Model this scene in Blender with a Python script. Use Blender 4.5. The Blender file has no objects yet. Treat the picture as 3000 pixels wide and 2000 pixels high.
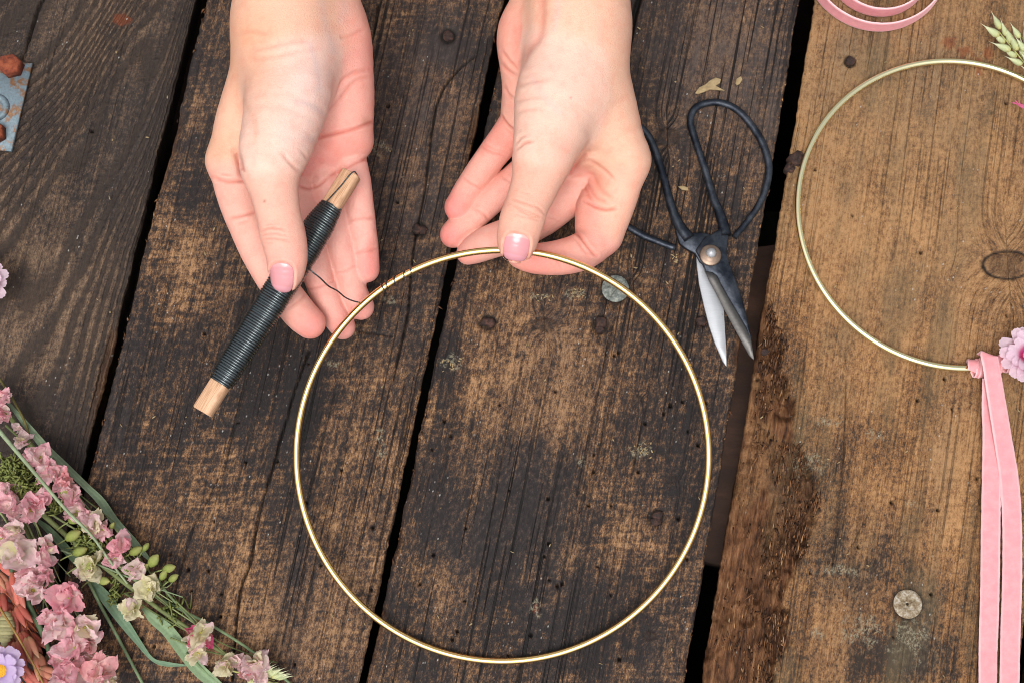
import bpy, bmesh, math, random
import numpy as np
from mathutils import Vector, Matrix

SC = bpy.context.scene
COL = SC.collection

# ------------------------------------------------------------------ camera
FPX = 4166.67                      # 50 mm lens on a 36 mm sensor, in photo pixels (3000 wide)
TILT = math.radians(11.0)
DIST = 0.70                        # metres from lens to the table centre
CAM = np.array([0.0, -DIST * math.sin(TILT), DIST * math.cos(TILT)])
cd = bpy.data.cameras.new('camera')
cam = bpy.data.objects.new('camera', cd)
COL.objects.link(cam)
cd.lens = 50.0
cd.sensor_width = 36.0
cd.clip_start = 0.01
cd.clip_end = 50.0
cam.location = CAM
cam.rotation_euler = (TILT, 0, 0)
cd.dof.use_dof = True
cd.dof.focus_distance = 0.665
cd.dof.aperture_fstop = 14.0
SC.camera = cam

# ------------------------------------------------------------------ light: bright overcast
SUN_EL, SUN_AZ = 68.0, 200.0
world = bpy.data.worlds.new('World')
SC.world = world
world.use_nodes = True
wn = world.node_tree.nodes
wl = world.node_tree.links
bg = wn['Background']
sky = wn.new('ShaderNodeTexSky')
sky.sky_type = 'NISHITA'
sky.sun_disc = False
sky.sun_elevation = math.radians(SUN_EL)
sky.sun_rotation = math.radians(SUN_AZ)
sky.air_density = 1.0
sky.dust_density = 6.0
sky.ozone_density = 1.0
hs = wn.new('ShaderNodeHueSaturation')
hs.inputs['Saturation'].default_value = 0.22      # cloud cover: the sky is nearly white
wl.new(sky.outputs[0], hs.inputs['Color'])
wl.new(hs.outputs[0], bg.inputs['Color'])
bg.inputs['Strength'].default_value = 0.15
sl = bpy.data.lights.new('sun', 'SUN')
sl.energy = 1.5
sl.angle = math.radians(38)
sl.color = (1.0, 0.96, 0.91)
sun = bpy.data.objects.new('sun', sl)
COL.objects.link(sun)
_el, _az = math.radians(SUN_EL), math.radians(SUN_AZ)
_dir = Vector((math.sin(_az) * math.cos(_el), math.cos(_az) * math.cos(_el), math.sin(_el)))
sun.rotation_euler = _dir.to_track_quat('Z', 'Y').to_euler()
SC.view_settings.view_transform = 'Standard'
SC.view_settings.look = 'None'
SC.view_settings.gamma = 1.0
SC.view_settings.exposure = 0.18
SC.view_settings.use_curve_mapping = False
SC.render.engine = 'CYCLES'
SC.cycles.max_bounces = 8
SC.cycles.use_denoising = True
SC.cycles.filter_width = 1.0

# ------------------------------------------------------------------ geometry helpers
_c, _s = math.cos(TILT), math.sin(TILT)


def at(px, py, z):
    """world point at height z (metres) seen at photo position px, py"""
    px = np.asarray(px, float); py = np.asarray(py, float)
    dx = (px - 1500) / FPX; dy = -(py - 1000) / FPX
    wx = dx; wy = dy * _c + _s; wz = dy * _s - _c
    t = (z - CAM[2]) / wz
    return np.stack([wx * t, CAM[1] + wy * t, np.zeros_like(wx * t) + z], -1)


def scale_at(p):
    """metres per photo pixel at world point p"""
    p = np.asarray(p, float) - CAM
    return (p[..., 1] * _s - p[..., 2] * _c) / FPX


def proj(p):
    q = np.asarray(p, float) - CAM
    dep = q[..., 1] * _s - q[..., 2] * _c
    up = q[..., 1] * _c + q[..., 2] * _s
    return 1500 + FPX * q[..., 0] / dep, 1000 - FPX * up / dep


def hash2(ix, iy, seed):
    n = (ix.astype(np.int64) * 374761393 + iy.astype(np.int64) * 668265263 + seed * 2147483647 + 1013904223) & 0xffffffff
    n = ((n ^ (n >> 13)) * 1274126177) & 0xffffffff
    n = (n ^ (n >> 16)) & 0xffffffff
    return n / 4294967295.0


def vnoise(x, y, seed=0):
    x = np.asarray(x, float); y = np.asarray(y, float)
    ix = np.floor(x); iy = np.floor(y)
    fx = x - ix; fy = y - iy
    fx = fx * fx * (3 - 2 * fx); fy = fy * fy * (3 - 2 * fy)
    a = hash2(ix, iy, seed); b = hash2(ix + 1, iy, seed)
    c = hash2(ix, iy + 1, seed); d = hash2(ix + 1, iy + 1, seed)
    return (a + (b - a) * fx) * (1 - fy) + (c + (d - c) * fx) * fy


def fbm(x, y, seed=0, octv=4):
    s = 0; a = 0.5; t = 0
    for i in range(octv):
        s = s + a * vnoise(np.asarray(x) * 2 ** i, np.asarray(y) * 2 ** i, seed + i * 17)
        t += a; a *= 0.5
    return s / t


def sstep(a, b, x):
    t = np.clip((x - a) / (b - a), 0, 1)
    return t * t * (3 - 2 * t)


def catmull(P, n):
    """resample control rows P (any number of columns) with n points per span"""
    P = np.asarray(P, float)
    if len(P) < 3:
        t = np.linspace(0, 1, n * max(1, len(P) - 1) + 1)[:, None]
        return P[0] * (1 - t) + P[-1] * t
    Q = np.vstack([2 * P[0] - P[1], P, 2 * P[-1] - P[-2]])
    out = []
    for i in range(1, len(Q) - 2):
        p0, p1, p2, p3 = Q[i - 1], Q[i], Q[i + 1], Q[i + 2]
        for k in range(n):
            t = k / n
            out.append(0.5 * (2 * p1 + (p2 - p0) * t + (2 * p0 - 5 * p1 + 4 * p2 - p3) * t * t + (3 * p1 - p0 - 3 * p2 + p3) * t ** 3))
    out.append(P[-1])
    return np.array(out)


def seg_dist(px, py, poly):
    """distance of points to a 2-D polyline"""
    d = np.full(np.shape(px), 1e9)
    for (ax, ay), (bx, by) in zip(poly[:-1], poly[1:]):
        ux, uy = bx - ax, by - ay
        L = ux * ux + uy * uy + 1e-12
        t = np.clip(((px - ax) * ux + (py - ay) * uy) / L, 0, 1)
        d = np.minimum(d, np.hypot(px - ax - t * ux, py - ay - t * uy))
    return d


def mesh_np(name, V, F, smooth=True):
    """mesh from numpy vertices and an (n,3) or (n,4) face array, or a list of such arrays"""
    me = bpy.data.meshes.new(name)
    Fs = F if isinstance(F, (list, tuple)) else [F]
    Fs = [np.asarray(f, np.int32) for f in Fs if len(f)]
    V = np.asarray(V, np.float32)
    me.vertices.add(len(V))
    me.vertices.foreach_set('co', V.ravel())
    nl = sum(f.size for f in Fs)
    npoly = sum(len(f) for f in Fs)
    me.loops.add(nl)
    me.polygons.add(npoly)
    me.loops.foreach_set('vertex_index', np.concatenate([f.ravel() for f in Fs]))
    cnt = np.concatenate([np.full(len(f), f.shape[1], np.int32) for f in Fs])
    me.polygons.foreach_set('loop_start', np.concatenate([[0], np.cumsum(cnt)[:-1]]).astype(np.int32))
    try:
        me.polygons.foreach_set('loop_total', cnt)
    except Exception:
        pass
    me.update(calc_edges=True)
    me.validate()
    if smooth:
        me.polygons.foreach_set('use_smooth', np.ones(len(me.polygons), bool))
    return me


def attr_f(me, name, arr):
    a = me.attributes.new(name, 'FLOAT', 'POINT')
    a.data.foreach_set('value', np.asarray(arr, np.float32).ravel())


def attr_c(me, name, arr):
    arr = np.asarray(arr, np.float32)
    if arr.shape[1] == 3:
        arr = np.hstack([arr, np.ones((len(arr), 1), np.float32)])
    a = me.attributes.new(name, 'FLOAT_COLOR', 'POINT')
    a.data.foreach_set('color', arr.ravel())


def obj(name, me, mat=None, parent=None):
    o = bpy.data.objects.new(name, me)
    COL.objects.link(o)
    if mat is not None and me is not None and not me.materials:
        me.materials.append(mat)
    if parent is not None:
        o.parent = parent
        o.matrix_parent_inverse = parent.matrix_basis.inverted()
    return o


def empty(name, loc=(0, 0, 0)):
    o = bpy.data.objects.new(name, None)
    o.location = loc
    o.empty_display_size = 0.01
    COL.objects.link(o)
    return o


def tag(o, label=None, cat=None, group=None, kind=None):
    if label: o['label'] = label
    if cat: o['category'] = cat
    if group: o['group'] = group
    if kind: o['kind'] = kind
    return o


class MB:
    """collects shapes, with a colour per vertex, for one mesh"""
    def __init__(self):
        self.V = []; self.F4 = []; self.F3 = []; self.C = []; self.n = 0

    def add(self, V, F4=(), F3=(), col=None):
        V = np.asarray(V, float).reshape(-1, 3)
        self.V.append(V)
        if len(F4): self.F4.append(np.asarray(F4, int) + self.n)
        if len(F3): self.F3.append(np.asarray(F3, int) + self.n)
        if col is None: col = (1, 1, 1)
        col = np.asarray(col, float)
        if col.ndim == 1: col = np.tile(col[:3], (len(V), 1))
        self.C.append(col)
        self.n += len(V)

    def tube(self, pts, rad, seg=8, cap=True, col=None, flat=None):
        """round tube along pts; flat=(normal, factor) squashes it along a direction"""
        P = np.asarray(pts, float); n = len(P)
        rad = np.full(n, rad, float) if np.isscalar(rad) else np.asarray(rad, float)
        T = np.gradient(P, axis=0)
        T /= np.linalg.norm(T, axis=1)[:, None] + 1e-12
        up = np.array([0, 0, 1.0]) if abs(T[0][2]) < 0.9 else np.array([1.0, 0, 0])
        N = np.cross(T[0], up); N /= np.linalg.norm(N)
        rings = []
        for i in range(n):
            N = N - T[i] * np.dot(N, T[i]); N /= np.linalg.norm(N) + 1e-12
            B = np.cross(T[i], N)
            a = np.linspace(0, 2 * math.pi, seg, endpoint=False)
            ring = rad[i] * (np.cos(a)[:, None] * N + np.sin(a)[:, None] * B)
            if flat is not None:
                fn, ff = flat
                fn = np.asarray(fn, float)
                ring = ring - (ring @ fn)[:, None] * fn * (1 - ff)
            rings.append(P[i] + ring)
        V = np.vstack(rings)
        i = np.arange(n - 1)[:, None] * seg; j = np.arange(seg)[None, :]; k = (j + 1) % seg
        F = np.stack([i + j, i + seg + j, i + seg + k, i + k], -1).reshape(-1, 4)[:, ::-1]
        F3 = []
        if cap:
            V = np.vstack([V, P[0], P[-1]])
            a, b = n * seg, n * seg + 1
            for q in range(seg):
                F3.append((a, (q + 1) % seg, q)); F3.append((b, (n - 1) * seg + q, (n - 1) * seg + (q + 1) % seg))
            F3 = np.array(F3)[:, ::-1]
        if col is not None:
            col = np.asarray(col, float)
            if col.ndim == 2:
                col = np.repeat(col, seg, 0)
                if cap: col = np.vstack([col, col[0], col[-1]])
        self.add(V, F, F3, col)

    def grid(self, G, col=None):
        """G: (a,b,3) sheet"""
        a, b = G.shape[:2]
        i = np.arange(a - 1)[:, None] * b; j = np.arange(b - 1)[None, :]
        F = np.stack([i + j, i + j + 1, i + b + j + 1, i + b + j], -1).reshape(-1, 4)
        self.add(G.reshape(-1, 3), F, (), None if col is None else np.asarray(col, float).reshape(-1, np.shape(col)[-1]) if np.ndim(col) > 1 else col)

    def lathe(self, prof, M=None, seg=24, col=None):
        """prof: (r,z) rows turned round z, closed at r=0 ends"""
        prof = np.asarray(prof, float)
        a = np.linspace(0, 2 * math.pi, seg, endpoint=False)
        V = np.stack([prof[:, 0, None] * np.cos(a), prof[:, 0, None] * np.sin(a), np.repeat(prof[:, 1, None], seg, 1)], -1).reshape(-1, 3)
        n = len(prof)
        i = np.arange(n - 1)[:, None] * seg; j = np.arange(seg)[None, :]; k = (j + 1) % seg
        F = np.stack([i + j, i + k, i + seg + k, i + seg + j], -1).reshape(-1, 4)
        if M is not None:
            M = np.array(M); V = V @ M[:3, :3].T + M[:3, 3]
        if col is not None and np.ndim(col) == 2: col = np.repeat(np.asarray(col), seg, 0)
        self.add(V, F, (), col)

    def prism(self, poly, z0, z1, bevel=0.0, col=None):
        """flat outline poly (n,2) in world x,y, between heights z0 and z1 (scalars or per point)"""
        P = np.asarray(poly, float); n = len(P)
        area = 0.5 * np.sum(P[:, 0] * np.roll(P[:, 1], -1) - P[:, 1] * np.roll(P[:, 0], -1))
        if area < 0:
            P = P[::-1]
            z0 = z0 if np.isscalar(z0) else np.asarray(z0)[::-1]; z1 = z1 if np.isscalar(z1) else np.asarray(z1)[::-1]
        z0 = np.zeros(n) + z0; z1 = np.zeros(n) + z1
        e = np.roll(P, -1, 0) - np.roll(P, 1, 0)
        nrm = np.stack([e[:, 1], -e[:, 0]], -1); nrm /= np.linalg.norm(nrm, axis=1)[:, None] + 1e-12
        I = P - nrm * bevel
        V = np.vstack([np.c_[P, z0], np.c_[P, z1 - bevel], np.c_[I, z1]])
        F = []
        for r in range(2):
            for q in range(n):
                k = (q + 1) % n
                F.append((r * n + q, r * n + k, (r + 1) * n + k, (r + 1) * n + q))
        from mathutils.geometry import tessellate_polygon
        tri = tessellate_polygon([[Vector((p[0], p[1], 0)) for p in I]])
        T = []
        for t in tri:
            a, b, c = t
            s = (I[b][0] - I[a][0]) * (I[c][1] - I[a][1]) - (I[b][1] - I[a][1]) * (I[c][0] - I[a][0])
            if s < 0: b, c = c, b
            T.append((2 * n + a, 2 * n + b, 2 * n + c)); T.append((a, c, b))
        self.add(V, F, T, col)

    def mesh(self, name, smooth=True, cattr=True):
        V = np.vstack(self.V)
        F = []
        if self.F4: F.append(np.vstack(self.F4))
        if self.F3: F.append(np.vstack(self.F3))
        C = np.vstack(self.C)
        me = mesh_np(name, V, F, smooth)
        if cattr: attr_c(me, 'Col', C)
        return me

    def build(self, name, mat, parent=None, smooth=True):
        return obj(name, self.mesh(name, smooth), mat, parent)


# ------------------------------------------------------------------ node helper
class NT:
    def __init__(self, name):
        self.m = bpy.data.materials.new(name)
        self.m.use_nodes = True
        self.t = self.m.node_tree
        self.n = self.t.nodes; self.l = self.t.links
        self.b = self.n['Principled BSDF']

    def new(self, typ, **kw):
        x = self.n.new(typ)
        for k, v in kw.items():
            setattr(x, k, v)
        return x

    def put(self, sock, v):
        if hasattr(v, 'links') or hasattr(v, 'is_linked'):
            self.l.new(v, sock)
        else:
            if sock.type == 'RGBA' and len(v) == 3: v = (*v, 1)
            sock.default_value = v

    def math(self, op, a, b=0.0, c=None, clamp=False):
        x = self.new('ShaderNodeMath', operation=op, use_clamp=clamp)
        self.put(x.inputs[0], a); self.put(x.inputs[1], b)
        if c is not None: self.put(x.inputs[2], c)
        return x.outputs[0]

    def vmul(self, v, s):
        x = self.new('ShaderNodeVectorMath', operation='MULTIPLY')
        self.put(x.inputs[0], v); x.inputs[1].default_value = s
        return x.outputs[0]

    def noise(self, v, scale=1.0, detail=3.0, rough=0.55, dist=0.0):
        x = self.new('ShaderNodeTexNoise')
        self.put(x.inputs['Vector'], v)
        x.inputs['Scale'].default_value = scale; x.inputs['Detail'].default_value = detail
        x.inputs['Roughness'].default_value = rough; x.inputs['Distortion'].default_value = dist
        return x.outputs[0]

    def ramp(self, f, stops, interp='LINEAR'):
        x = self.new('ShaderNodeValToRGB')
        x.color_ramp.interpolation = interp
        el = x.color_ramp.elements
        while len(el) < len(stops): el.new(0.5)
        for e, (p, c) in zip(el, stops):
            e.position = p
            e.color = (c, c, c, 1) if np.isscalar(c) else (*c, 1)
        self.put(x.inputs[0], f)
        return x.outputs[0]

    def rng(self, f, a, b, c=0.0, d=1.0, smooth=True):
        x = self.new('ShaderNodeMapRange', interpolation_type='SMOOTHSTEP' if smooth else 'LINEAR')
        self.put(x.inputs[0], f)
        for i, v in enumerate((a, b, c, d)): x.inputs[i + 1].default_value = v
        return x.outputs[0]

    def mix(self, f, a, b, mode='MIX'):
        x = self.new('ShaderNodeMix', data_type='RGBA', blend_type=mode)
        self.put(x.inputs[0], f); self.put(x.inputs[6], a); self.put(x.inputs[7], b)
        return x.outputs[2]

    def attr(self, name, out='Fac'):
        x = self.new('ShaderNodeAttribute', attribute_name=name)
        return x.outputs[out]

    def objco(self):
        return self.new('ShaderNodeTexCoord').outputs['Object']

    def bump(self, h, strength=0.5, dist=0.001, normal=None):
        x = self.new('ShaderNodeBump')
        x.inputs['Strength'].default_value = strength; x.inputs['Distance'].default_value = dist
        self.put(x.inputs['Height'], h)
        if normal is not None: self.put(x.inputs['Normal'], normal)
        return x.outputs[0]

    def set(self, **kw):
        for k, v in kw.items():
            self.put(self.b.inputs[k.replace('_', ' ')], v)
        return self.m


def srgb(r, g, b):
    f = lambda c: (c / 255 / 12.92) if c <= 10.3 else ((c / 255 + 0.055) / 1.055) ** 2.4
    return (f(r), f(g), f(b))
# ------------------------------------------------------------------ table
def wood_mat(name, cols, bias=0.0, ring=0.0, grey=(0.12, 0.10, 0.09), grey_amt=0.3, seed=0.0, saw=0.5, lines=0.8, contrast=1.0, tint=None):
    """weathered board: blackened crust worn through to brown fibre, drawn along the grain field gu,gv"""
    N = NT(name)
    comb = N.new('ShaderNodeCombineXYZ')
    N.put(comb.inputs[0], N.attr('gu')); N.put(comb.inputs[1], N.attr('gv')); comb.inputs[2].default_value = seed
    v = comb.outputs[0]
    fine = N.noise(N.vmul(v, (1100, 34, 1)), 1, 3, 0.6)
    fib = N.noise(N.vmul(v, (330, 10, 1)), 1, 4, 0.6)
    sawn = N.noise(N.vmul(v, (70, 480, 1)), 1, 3, 0.6)
    sawp = N.noise(N.vmul(v, (26, 16, 1)), 1, 2, 0.5)
    patch = N.noise(N.vmul(v, (62, 36, 1)), 1, 7, 0.66, 0.4)
    big = N.noise(N.vmul(v, (15, 9, 1)), 1, 3, 0.55)
    sp1 = N.noise(N.vmul(v, (560, 330, 1)), 1, 4, 0.68)
    sp2 = N.noise(N.vmul(v, (1900, 1100, 1)), 1, 2, 0.6)
    def acc(x, n, w): return N.math('MULTIPLY_ADD', N.math('SUBTRACT', n, 0.5), w * contrast, x)
    sawk = N.math('MULTIPLY_ADD', N.math('SUBTRACT', sawn, 0.5), N.rng(sawp, 0.40, 0.6, 0.15, 1.0), 0.5)
    t = N.math('ADD', N.attr('wear'), 0.5 + bias)
    for n_, w_ in ((patch, 0.80), (big, 0.50), (sp1, 1.15), (sp2, 0.75), (fine, 0.55), (fib, 0.5), (sawk, saw)):
        t = acc(t, n_, w_)
    col = N.ramp(t, [(0.27, cols[0]), (0.43, cols[1]), (0.60, cols[2]), (0.82, cols[3]), (1.0, tuple(c * 1.25 for c in cols[3]))])
    if tint is not None:
        col = N.mix(N.rng(N.noise(N.vmul(v, (40, 11, 1)), 1, 4, 0.6), 0.46, 0.66, 0, 0.5), col, tint)
    gm = N.math('MULTIPLY', N.rng(N.noise(N.vmul(v, (24, 7, 1)), 1, 4, 0.6), 0.42, 0.68), N.rng(sp1, 0.35, 0.7))
    gm = N.math('ADD', N.math('MULTIPLY', gm, grey_amt), N.math('MULTIPLY', N.attr('grey'), N.rng(fib, 0.3, 0.7, 0.35, 0.95)), clamp=True)
    col = N.mix(gm, col, N.mix(sp1, tuple(c * 0.6 for c in grey), tuple(c * 1.35 for c in grey)))
    # dark grooves between the growth rings
    l1 = N.rng(N.noise(N.vmul(v, (780, 7, 1)), 1, 1, 0.5), 0.59, 0.66)
    l2 = N.rng(N.noise(N.vmul(v, (16, 5, 1)), 1, 2, 0.5), 0.40, 0.58, 0.25, 1.0)
    ln = N.math('MULTIPLY', l1, N.math('MULTIPLY', l2, lines))
    col = N.mix(ln, col, tuple(c * 0.4 for c in cols[0]))
    rr = 0.0
    if ring > 0:
        w = N.math('SINE', N.math('MULTIPLY', N.attr('ringu'), 6.28318))
        wj = N.math('MULTIPLY_ADD', N.math('SUBTRACT', N.noise(N.vmul(v, (160, 360, 1)), 1, 3), 0.5), 2.2, w)
        wj = N.math('MULTIPLY_ADD', N.math('SUBTRACT', sp1, 0.5), 1.6, wj)
        rr = N.rng(wj, -0.6, 0.7)
        col = N.mix(N.math('MULTIPLY', rr, ring), col, N.mix(sp1, tuple(c * 0.7 for c in cols[0]), cols[1]))
    rot = N.attr('rot')
    rv = N.noise(N.vmul(v, (560, 48, 1)), 1, 8, 0.72)
    rv2 = N.noise(N.vmul(v, (95, 48, 1)), 1, 8, 0.68)
    rotc = N.ramp(N.math('MULTIPLY_ADD', N.math('SUBTRACT', rv2, 0.5), 0.8, rv), [(0.26, srgb(34, 24, 20)), (0.40, srgb(84, 57, 40)), (0.54, srgb(126, 86, 57)), (0.76, srgb(174, 132, 94))])
    col = N.mix(rot, col, rotc)
    col = N.mix(N.attr('rust'), col, N.mix(sp1, srgb(52, 26, 18), srgb(160, 82, 44)))
    # dust and lichen specks
    vo = N.new('ShaderNodeTexVoronoi')
    N.put(vo.inputs['Vector'], N.vmul(v, (300, 200, 1))); vo.inputs['Scale'].default_value = 1
    spk = N.math('MULTIPLY', N.rng(vo.outputs['Distance'], 0.07, 0.13, 1.0, 0.0), N.rng(N.noise(N.vmul(v, (46, 24, 1)), 1, 4, 0.7), 0.50, 0.64))
    col = N.mix(N.math('MULTIPLY', spk, 0.75), col, srgb(176, 176, 172))
    lc = N.math('MULTIPLY', N.attr('lichen'), N.rng(N.noise(N.vmul(v, (900, 700, 1)), 1, 3, 0.7), 0.44, 0.60))
    col = N.mix(lc, col, N.mix(sp2, srgb(96, 92, 74), srgb(176, 170, 146)))
    col = N.mix(N.attr('knot'), col, N.mix(sp1, srgb(26, 21, 20), srgb(54, 42, 36)))
    col = N.mix(N.attr('dirt_shade'), col, (0.004, 0.0035, 0.003))
    col = N.mix(1.0, col, (0.84, 0.82, 0.82), 'MULTIPLY')
    h = N.math('MULTIPLY_ADD', fine, 0.6, N.math('MULTIPLY_ADD', fib, 0.8, N.math('MULTIPLY', sp1, 0.7)))
    h = N.math('MULTIPLY_ADD', ln, -1.2, h)
    h = N.math('MULTIPLY_ADD', N.math('MULTIPLY', rot, rv), 3.0, h)
    if ring > 0: h = N.math('MULTIPLY_ADD', rr, -0.8, h)
    bmp = N.bump(h, 0.9, 0.0009)
    rough = N.math('MULTIPLY_ADD', fine, 0.3, 0.5)
    return N.set(Base_Color=col, Roughness=rough, Normal=bmp, Specular_IOR_Level=0.2)


K = [srgb(37, 33, 33), srgb(62, 49, 41), srgb(105, 78, 56), srgb(156, 121, 87)]
WM = [
    wood_mat('board_banded', [srgb(42, 37, 35), srgb(64, 53, 46), srgb(94, 76, 61), srgb(132, 109, 87)], -0.10, 0.85, srgb(74, 67, 63), 0.35, 3.1, 0.3, 0.3, 0.9),
    wood_mat('board_charred_left', K, -0.05, 0, srgb(78, 70, 67), 0.34, 7.7, 0.8, 0.8),
    wood_mat('board_charred_right', K, -0.05, 0, srgb(78, 70, 67), 0.28, 12.3, 0.7, 0.95),
    wood_mat('board_brown', [srgb(48, 39, 33), srgb(92, 66, 45), srgb(130, 93, 59), srgb(166, 126, 84)], 0.12, 0, srgb(122, 106, 84), 0.40, 21.9, 0.35, 0.45, 0.95, srgb(92, 82, 60)),
    wood_mat('board_edge', K, 0.05, 0, srgb(84, 76, 72), 0.3, 33.0),
]

# plank outlines in the photo: (left x at y=0, left x at y=2000, right x at y=0, right x at y=2000)
PLANKS = [(-620, -1220, 568, 85), (604, 110, 1473, 1054), (1502, 1074, 2344, 2005), (2389, 2064, 3215, 2984), (3262, 3030, 4060, 3960)]
YT, YB = -420, 2420

# features, photo coordinates
CRACKS = {
    0: [([(150, -60), (105, 30), (60, 170)], 5, 3), ([(190, 60), (150, 160), (120, 260)], 2, 1)],
    1: [([(1395, 165), (1345, 205), (1290, 280), (1265, 400), (1246, 560), (1222, 672)], 3.4, 3.0),
        ([(1222, 672), (1205, 790), (1192, 930), (1170, 1030), (1150, 1110)], 3.4, 3.0),
        ([(1108, 20), (1100, 70), (1090, 110)], 4, 2),
        ([(905, 1030), (870, 1120), (830, 1260), (790, 1400), (752, 1540), (735, 1640), (706, 1720), (690, 1850), (680, 1990)], 4, 3.0),
        ([(640, 1400), (600, 1480), (560, 1560), (520, 1700), (490, 1850)], 2.5, 1.5),
        ([(1050, 970), (1090, 975), (1150, 985)], 2.5, 1),
        ([(760, 960), (700, 1200), (640, 1450)], 2, 1), ([(980, 1150), (900, 1480), (850, 1700)], 2, 1)],
    2: [([(1880, -20), (1860, 40), (1845, 120), (1835, 200)], 9, 3.5),
        ([(1800, 930), (1770, 1060), (1730, 1250), (1690, 1450)], 2.5, 1.2),
        ([(1840, 1000), (1800, 1130), (1760, 1300), (1700, 1500)], 2, 1),
        ([(1530, 1050), (1490, 1250), (1440, 1500)], 2, 1), ([(1650, 1330), (1600, 1560), (1560, 1760)], 2, 1),
        ([(1950, 900), (1900, 1150), (1850, 1400)], 2, 1)],
    3: [([(2360, 1050), (2340, 1200), (2330, 1300)], 2.5, 1), ([(2480, 1130), (2470, 1400), (2440, 1650)], 2.5, 1.2),
        ([(2560, 1480), (2500, 1600), (2470, 1760)], 2, 1), ([(2380, 1700), (2360, 1850), (2345, 2000)], 2.5, 1)],
    4: [],
}
HOLES = {
    0: [(452, 665), (265, 380)],
    1: [(698, 1236), (812, 1350), (720, 1352), (626, 1525), (552, 1668), (646, 1805), (560, 1730), (450, 1893), (648, 1740), (863, 1945),
        (498, 1623), (610, 1670), (1000, 1375), (898, 1470), (1092, 1545), (940, 1655), (1088, 1727), (1137, 310), (1165, 592), (600, 978),
        (904, 1065), (940, 1045), (1308, 1012)],
    2: [(1465, 1185), (1302, 1232), (1320, 1276), (1266, 1316), (1628, 1145), (1800, 1040), (1812, 1032), (1965, 1187), (1890, 1240),
        (1945, 1210), (2015, 1262), (2046, 1303), (2000, 1175), (1741, 1330), (1740, 1380), (1724, 1480), (1790, 1480), (1606, 1460),
        (1608, 1592), (1596, 1628), (1365, 1547), (1270, 1625), (1230, 1710), (1361, 1760), (1340, 1850), (1325, 1873), (1610, 1698),
        (1633, 1716), (1648, 1710), (1752, 1659), (1790, 1742), (1988, 1518), (2014, 1637), (1492, 1435), (1555, 1860), (2030, 1880), (1490, 1920),
        (1815, 1930), (1870, 1382), (2070, 1180)],
    3: [(2500, 630), (2700, 738), (2390, 495), (2952, 923), (2770, 1108), (2690, 1170), (2792, 1196), (2614, 1470), (2750, 1492), (2516, 1600),
        (2620, 1865), (2730, 1740), (2865, 1400), (2377, 1678), (2225, 1105), (2950, 300)],
    4: [],
}
# (x, y, rx, ry, kind)
KNOTS = {0: [], 1: [], 2: [(1595, 948, 34, 17), (1968, 1400, 17, 11), (1905, 1858, 18, 13), (1955, 400, 34, 26), (1855, 830, 20, 18), (1870, 1165, 16, 10)],
         3: [(2955, 775, 72, 40), (2492, 178, 16, 15)], 4: []}
# wear patches: (x, y, rx, ry, amount) amount>0 browner, <0 blacker
WEAR = {
    0: [(80, 780, 220, 300, .25), (300, 100, 250, 160, .15), (200, 1300, 260, 200, -.1)],
    1: [(800, 560, 240, 160, -.15), (560, 760, 120, 200, .18), (820, 1040, 150, 130, -.12), (1180, 520, 120, 300, -.02), (700, 1250, 220, 150, -.10),
        (740, 1650, 90, 160, .22), (600, 1900, 330, 120, .16), (980, 1780, 90, 200, .14), (880, 1200, 60, 200, -.15), (1320, 140, 150, 60, -.3), (800, 1350, 160, 120, .1)],
    2: [(1480, 1080, 110, 130, .14), (1300, 1050, 50, 120, -.28), (1770, 1080, 110, 130, .08), (1800, 1550, 120, 140, .22), (1690, 1450, 60, 150, -.12),
        (1500, 1600, 170, 280, -.20), (1300, 1500, 60, 160, -.15), (1850, 1250, 70, 90, -.15), (1620, 1230, 110, 60, .14), (1700, 1850, 260, 140, -.16),
        (2040, 1400, 60, 300, -.06), (1430, 1290, 90, 120, .14), (1330, 1850, 120, 130, .06), (2150, 350, 120, 300, .06), (1400, 1420, 60, 50, .2), (1290, 1700, 60, 100, .25)],
    3: [(2500, 600, 400, 450, .16), (2400, 1380, 130, 150, -.26), (2620, 1250, 140, 120, -.16), (2500, 1640, 170, 110, -.26), (2560, 1850, 250, 120, -.22), (2750, 1350, 160, 170, .1),
        (2800, 1560, 90, 80, .1), (2760, 1750, 140, 150, -.05), (2650, 1950, 220, 90, -.3), (2330, 1090, 60, 90, -.2), (2440, 1860, 80, 120, .22), (2320, 870, 70, 120, -.2)],
    4: [],
}
GREY = {0: [(450, 500, 160, 500, .3)], 1: [(1250, 350, 240, 420, .6), (720, 250, 220, 300, .45)], 2: [(2000, 150, 320, 260, .7), (2230, 300, 110, 320, .5), (1600, 900, 200, 200, .12)],
        3: [(2600, 200, 400, 260, .45), (2800, 500, 300, 300, .2), (2700, 800, 300, 260, .12), (2760, 1300, 40, 160, .3)], 4: []}
LICHEN = {0: [], 1: [(985, 1065, 26, 12), (1140, 880, 12, 10), (1115, 1275, 16, 22), (1120, 1328, 12, 10), (985, 700, 18, 14), (1110, 430, 30, 22)],
          2: [(1680, 860, 26, 14), (1585, 870, 30, 8), (1325, 1060, 22, 20), (1880, 1318, 30, 22), (1702, 1350, 16, 14), (1570, 1780, 14, 22), (1890, 460, 12, 18)],
          3: [(2365, 1355, 40, 34), (2400, 1340, 18, 20), (2555, 1275, 30, 16), (2530, 1850, 60, 40), (2660, 1865, 50, 60), (2440, 1230, 40, 12), (2668, 1475, 10, 12), (2400, 1860, 18, 20), (2450, 1670, 50, 16)], 4: []}
RUST = {0: [(352, 50, 30, 18)], 1: [], 2: [(1570, 1780, 10, 12)], 3: [(2835, 145, 22, 26), (2870, 195, 16, 24), (2780, 125, 20, 14), (2900, 160, 14, 18)], 4: []}
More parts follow.
